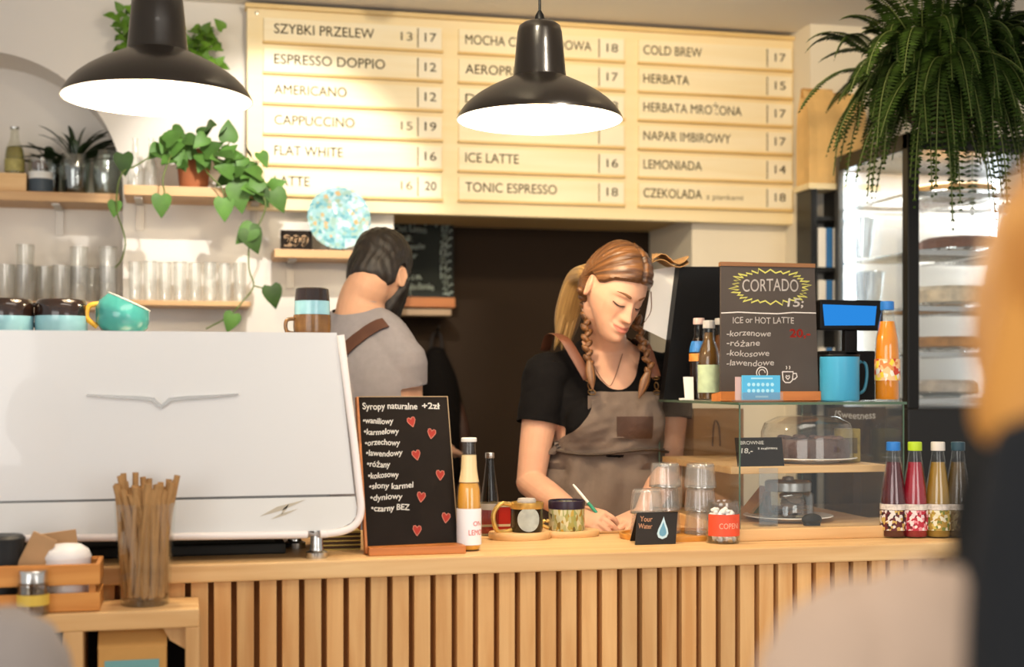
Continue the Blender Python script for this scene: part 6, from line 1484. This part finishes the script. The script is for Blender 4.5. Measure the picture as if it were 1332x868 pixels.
# ------------------------------------------------------------------ the man with his back turned
XMn = P(468, 470, 3.82).x; YMn = 3.82; yaw = rad(152)
mo = thing('person', 'bearded man in grey t-shirt with brown apron strap, seen from behind', 'person', (XMn, YMn, 0))
hm = Head(P(493, 360, 3.865), rad(146), rad(20), rad(-4), 1.0, True)
Bm = RZ(yaw)
def mp_(x, y, z): v = Bm @ Vector((x, y, 0)); return Vector((XMn+v.x, YMn+v.y, z))
zs = PZ(545, 452, 3.8); zN = PZ(480, 408, 3.82)
sx_ = tuple(Bm @ Vector((1, 0, 0)))
SA = mp_(.185, 0, zs-.035); SB = mp_(-.185, 0, zs-.035)
# his right arm is the one on the picture's right
right = SA if SA.x > SB.x else SB; left = SB if right is SA else SA
right = P(522, 476, 3.72); left = Vector((2*XMn-right.x, 2*YMn-right.y, right.z))
ER = P(528, 600, 3.76); EL = left+Vector((-.03, .05, -.29)); WR_ = ER+Vector((.10, .20, .02)); WL_ = EL+Vector((.12, .20, .02))
def mtorso(mb, g):
    ax = tuple((right-left).normalized())
    mb.limb([tuple(mp_(0, 0, .92)), tuple(mp_(0, 0, 1.10)), tuple(mp_(0, .01, 1.27)), tuple(mp_(0, .01, zs-.06)), tuple(mp_(0, .0, zN-.015))],
            [(.165+g, .115+g), (.158+g, .112+g), (.178+g, .122+g), (.178+g, .108+g), (.075+g, .060+g)], side=ax, seg=32)
    for S in (left, right):
        c0 = Vector((XMn, YMn, zN-.02)); mb.limb([c0.lerp(S, .15)[:], (c0.lerp(S, .6)+Vector((0, 0, .030)))[:], S[:]], [.060+g, .060+g, .062+g], seg=20)
b = MB(); mtorso(b, 0); hm.add_skin(b)
b.limb([(XMn, YMn+.0, zN-.07), (XMn+.006, YMn+.012, zN+.03), hm.w((0, .045, -.045))[:]], [(.080, .075), (.066, .064), (.060, .062)], seg=28)
for S, E, Wp in ((left, EL, WL_), (right, ER, WR_)):
    b.limb([S[:], ((S+E)/2)[:], E[:]], [.058, .052, .043], seg=22); b.limb([E[:], ((E+Wp)/2)[:], Wp[:]], [.043, .040, .030], seg=20)
    hand(b, Wp, (Wp-E), (0, 0, -1), .1, .185, (.5, .55, .6, .6), thumb=1 if S is left else -1)
for sg in (-1, 1): b.limb([tuple(mp_(sg*.09, 0, .95)), tuple(mp_(sg*.1, 0, .5)), tuple(mp_(sg*.1, 0, .1))], [.10, .07, .05])
me = vox(b, .0032, 3); skin_tint(me, hm, '#c2967a', '#a86a58', '#b87a62'); put_mesh('body', me, SKIN, mo)
hv = []
def mmask(x, y, z):
    zl = np.interp(y, [-.10, -.07, -.05, -.030, -.012, .022, .035, .06, .12], [.075, .062, .045, .028, -.005, .016, -.030, -.082, -.088]); m = smooth01((z-zl)/.010+.4)
    ear = ((y-.014)/.022)**2+((z+.006)/.034)**2
    return m*smooth01((ear-.8)*2)
def mthick(x, y, z): return .010+.012*smooth01((z-.03)/.06)
def mgroove(x, y, z): return .0010*np.sin(x*260+y*90+2.3*np.sin(z*60+x*40))+.0008*np.sin(y*310-z*140+2*np.sin(x*80))
mb, loc = hm.shell(mmask, mthick, mgroove)
MHAIR = hair_mat('hair_black_brown', '#0c0907', '#231911', .55)
o = mb.build('hair', MHAIR, mo); strands(o.data, np.stack([loc[:, 0]*120, loc[:, 1]*120, loc[:, 2]*30], 1))
def bmask(x, y, z):
    up_ = np.interp(y, [-.14, -.085, -.05, -.02, .004], [-.048, -.040, -.030, .002, .004]); m = smooth01((up_-z)/.010+.4)*smooth01((.006-y)/.012)
    mouth = (x/.022)**2+((z+.060)/.010)**2+(y > -.06)*9
    return m*smooth01((mouth-.8)*2)*smooth01((z+.125)/.01+.5)
mb, loc = hm.shell(bmask, lambda x, y, z: .014+.014*smooth01((-z-.05)/.05), mgroove)
o = mb.build('beard', MHAIR, mo); strands(o.data, np.stack([loc[:, 0]*120, loc[:, 1]*120, loc[:, 2]*30], 1))
b = MB(); mtorso(b, .008)
for S, E in ((left, EL), (right, ER)): e_ = S+(E-S)*.27; b.limb([(S+Vector((0, 0, .008)))[:], ((S+e_)/2)[:], e_[:]], [.072, .070, .070], seg=26)
me = vox(b, .005, 6); wrinkle(me, .004, 7, 4, (1, 1, .6))
def keepm(c):
    for S, E in ((left, EL), (right, ER)):
        n_ = (E-S).normalized()
        if (c-(S+(E-S)*.19)).dot(n_) > 0 and (c-S).cross(n_).length < .085 and c.z < S.z-.005 and (Vector((c.x-XMn, c.y-YMn, 0))).length > .13: return False
    q = c-Vector((XMn, YMn, zN+.01))
    if (q.x/.078)**2+(q.y/.075)**2+(q.z/.030)**2 < 1: return False
    return c.z > .95
cut(me, keepm); smooth_edge(me)
GREYT = cloth('tshirt_grey', '#878387', .9, .04, 60, .35, 14)
bvM = BVHTree.FromPolygons([v.co for v in me.vertices], [list(p.vertices) for p in me.polygons])
put_mesh('t_shirt', me, GREYT, mo)
def onback(px, py):
    q = P(px, py, 3.0); o_ = Vector((0, 0, CH)); d_ = (q-o_).normalized(); h_ = bvM.ray_cast(o_, d_)[0]; return (h_-d_*.009) if h_ else P(px, py, 3.72)
cl = [(428, 479), (438, 467), (446, 458), (454, 450), (462, 443), (470, 437), (478, 431), (486, 426), (494, 422), (502, 420)]
b = MB(); b.sheet([[onback(x+ox, y+oy) for x, y in cl] for ox, oy in ((-4.5, -5.5), (-1.5, -1.8), (1.5, 1.8), (4.5, 5.5))], .003); b.build('apron_strap', mat('strap_chestnut', '#4a2a1a', .6, var=.1, vscale=20), mo)
for sg in (-1, 1):
    b = MB(); b.limb([tuple(mp_(sg*.09, 0, .98)), tuple(mp_(sg*.1, 0, .5)), tuple(mp_(sg*.1, 0, .06))], [.115, .085, .065]); b.build('trouser_leg', cloth('trousers_black', '#171618', .9), mo)
    b = MB(); b.limb([tuple(mp_(sg*.1, .05, .045)), tuple(mp_(sg*.1, -.08, .045)), tuple(mp_(sg*.1, -.17, .035))], [(.045, .045), (.048, .042), (.038, .030)]); b.build('shoe', BLACKPLAS, mo)

# ------------------------------------------------------------------ blurred guests near the lens
def guest(label, hx, hc, yaw_, zsh, shw, coat, sleeve_c, hairc, hairlen, collar=None, sit=True):
    g_ = thing('person', label, 'person', (hc.x, hc.y, 0)); R = RZ(yaw_)
    hh = Head(hc, yaw_, rad(8), 0, 1.0)
    def gp(x, y, z): v = R @ Vector((x, y, 0)); return Vector((hc.x+v.x, hc.y+.02+v.y, z))
    ax = tuple(R @ Vector((1, 0, 0)))
    S1, S2 = gp(shw, .03, zsh-.05), gp(-shw, .03, zsh-.05); E1, E2 = gp(shw+.07, -.03, zsh-.33), gp(-shw-.07, -.03, zsh-.33); W1, W2 = gp(shw-.02, -.24, zsh-.40), gp(-shw+.02, -.24, zsh-.40)
    def tor(mb, g):
        mb.limb([tuple(gp(0, .03, zsh-.60)), tuple(gp(0, .03, zsh-.35)), tuple(gp(0, .03, zsh-.12)), tuple(gp(0, .02, zsh+.01))], [(.17+g, .12+g), (.16+g, .115+g), (.175+g, .115+g), (.07+g, .06+g)], side=ax, seg=28)
        for S in (S1, S2): mb.limb([tuple(gp(0, .02, zsh-.01)), (gp(0, .03, zsh+.01).lerp(S, .6)+Vector((0, 0, .015)))[:], S[:]], [.06+g, .062+g, .064+g], seg=18)
    b = MB(); tor(b, 0); hh.add_skin(b); b.limb([tuple(gp(0, .03, zsh-.05)), tuple(gp(0, .02, zsh+.03)), hh.w((0, .03, -.06))[:]], [(.07, .065), (.056, .056), (.054, .058)], seg=24)
    for S, E, W_, sg in ((S1, E1, W1, 1), (S2, E2, W2, -1)):
        b.limb([S[:], E[:], W_[:]], [.05, .042, .028], seg=18); hand(b, W_, W_-E, (0, 0, -1), .1, .17, (.4, .4, .45, .5), thumb=sg)
    zh = zsh-.60
    for sg in (-1, 1):
        kn = gp(sg*.11, -.40, zh) if sit else gp(sg*.1, 0, zh*.5); ft = gp(sg*.11, -.42, .08) if sit else gp(sg*.1, 0, .08)
        b.limb([tuple(gp(sg*.09, .02, zh)), kn[:], ft[:]], [.09, .065, .045])
    me = vox(b, .005, 3); skin_tint(me, hh, '#d3a486', '#b06a5c', '#cc8c74'); put_mesh('body', me, SKIN, g_)
    mb, loc = hh.shell(lambda x, y, z: smooth01((z-np.interp(y, [-.10, -.06, -.03, 0., .03, .12], [.07, .05, .02, -.06, -.09, -.10]))/.01+.5), lambda x, y, z: .016+.010*smooth01((y)/.08))
    hv.clear(); hv.append(loc*np.array([90, 90, 12]))
    if hairlen: lock(mb, [hh.w((0, .075, .03)), hh.w((0, .085, -.06)), hh.w((0, .080, -.06-hairlen))], [(.07, .035), (.085, .04), (.06, .028)], ax, 24)
    o = mb.build('hair', hairc, g_); strands(o.data, np.concatenate(hv))
    b = MB(); tor(b, .012); me = vox(b, .008, 3); wrinkle(me, .006, 9, 5); bvx = zsh+.055; put_mesh('coat' if collar else 'jumper', cut(me, lambda c: c.z < bvx), coat, g_)
    for S, E, W_ in ((S1, E1, W1), (S2, E2, W2)):
        b = MB(); b.limb([(S+Vector((0, 0, .012)))[:], E[:], W_[:]], [.080, .062, .045], seg=20); b.build('sleeve', sleeve_c, g_)
    if collar:
        b = MB(); b.limb([tuple(gp(0, .03, zsh+.01)), tuple(gp(0, .025, zsh+.085)), tuple(gp(0, .03, zsh+.145))], [(.098, .095), (.090, .088), (.080, .078)], side=ax, seg=26); me = vox(b, .008, 3); wrinkle(me, .012, 12, 8); put_mesh('scarf', me, collar, g_)
    for sg in (-1, 1):
        kn = gp(sg*.11, -.40, zh) if sit else gp(sg*.1, 0, zh*.5); ft = gp(sg*.11, -.42, .06) if sit else gp(sg*.1, 0, .06)
        b = MB(); b.limb([tuple(gp(sg*.09, .02, zh+.02)), kn[:], ft[:]], [.105, .08, .06]); b.build('trouser_leg', cloth('trousers_blue', '#2a3038', .9), g_)
    return g_
GH = hair_mat('hair_ginger', '#a8671f', '#d99a45', .5); BH = hair_mat('hair_dark_brown', '#2a1a10', '#4a3220', .5)
guest('guest with ginger hair, black scarf and beige coat, blurred at the right edge', 0, P(1449, 440, .78), rad(147), P(1240, 845, .80).z, .138, cloth('sleeve_beige', '#c4ab96', .9), cloth('sleeve_beige', '#c4ab96', .9), GH, .03, cloth('scarf_black', '#17191b', .95), sit=False)
guest('seated guest in a grey jumper at the lower left corner, blurred shoulder only', 0, P(-250, 640, 1.62), rad(186), P(10, 838, 1.62).z, .19, cloth('jumper_grey', '#8f8782', .95), cloth('jumper_grey', '#8f8782', .95), BH, 0)

gc = P(1449, 440, .78); gdir = Vector((math.sin(rad(33)), math.cos(rad(33)), 0)); gsd = (math.cos(rad(33)), -math.sin(rad(33)), 0)
bk = lambda d, z: tuple(Vector((gc.x, gc.y+.02, z)) - gdir*d)
z1 = P(1330, 545, .68).z
t = thing('backpack', 'black backpack worn by the blurred ginger-haired guest', 'backpack', bk(.15, z1-.38))
b = MB(); b.limb([bk(.135, z1-.02), bk(.15, z1-.10), bk(.16, z1-.25), bk(.15, z1-.38)], [(.066, .03), (.076, .05), (.078, .06), (.075, .055)], side=gsd, seg=28); b.build('pack_body', cloth('pack_black', '#222427', .8), t)
b = MB(); b.limb([bk(.205, z1-.20), bk(.22, z1-.28), bk(.205, z1-.36)], [(.05, .02), (.055, .03), (.05, .02)], side=gsd, seg=24); b.build('front_pocket', cloth('pack_black', '#222427', .8), t)
b = MB(); b.limb([bk(.12, z1-.01), bk(.13, z1+.03), bk(.14, z1-.01)], [.006]*3); b.build('grab_loop', cloth('pack_black', '#222427', .8), t)
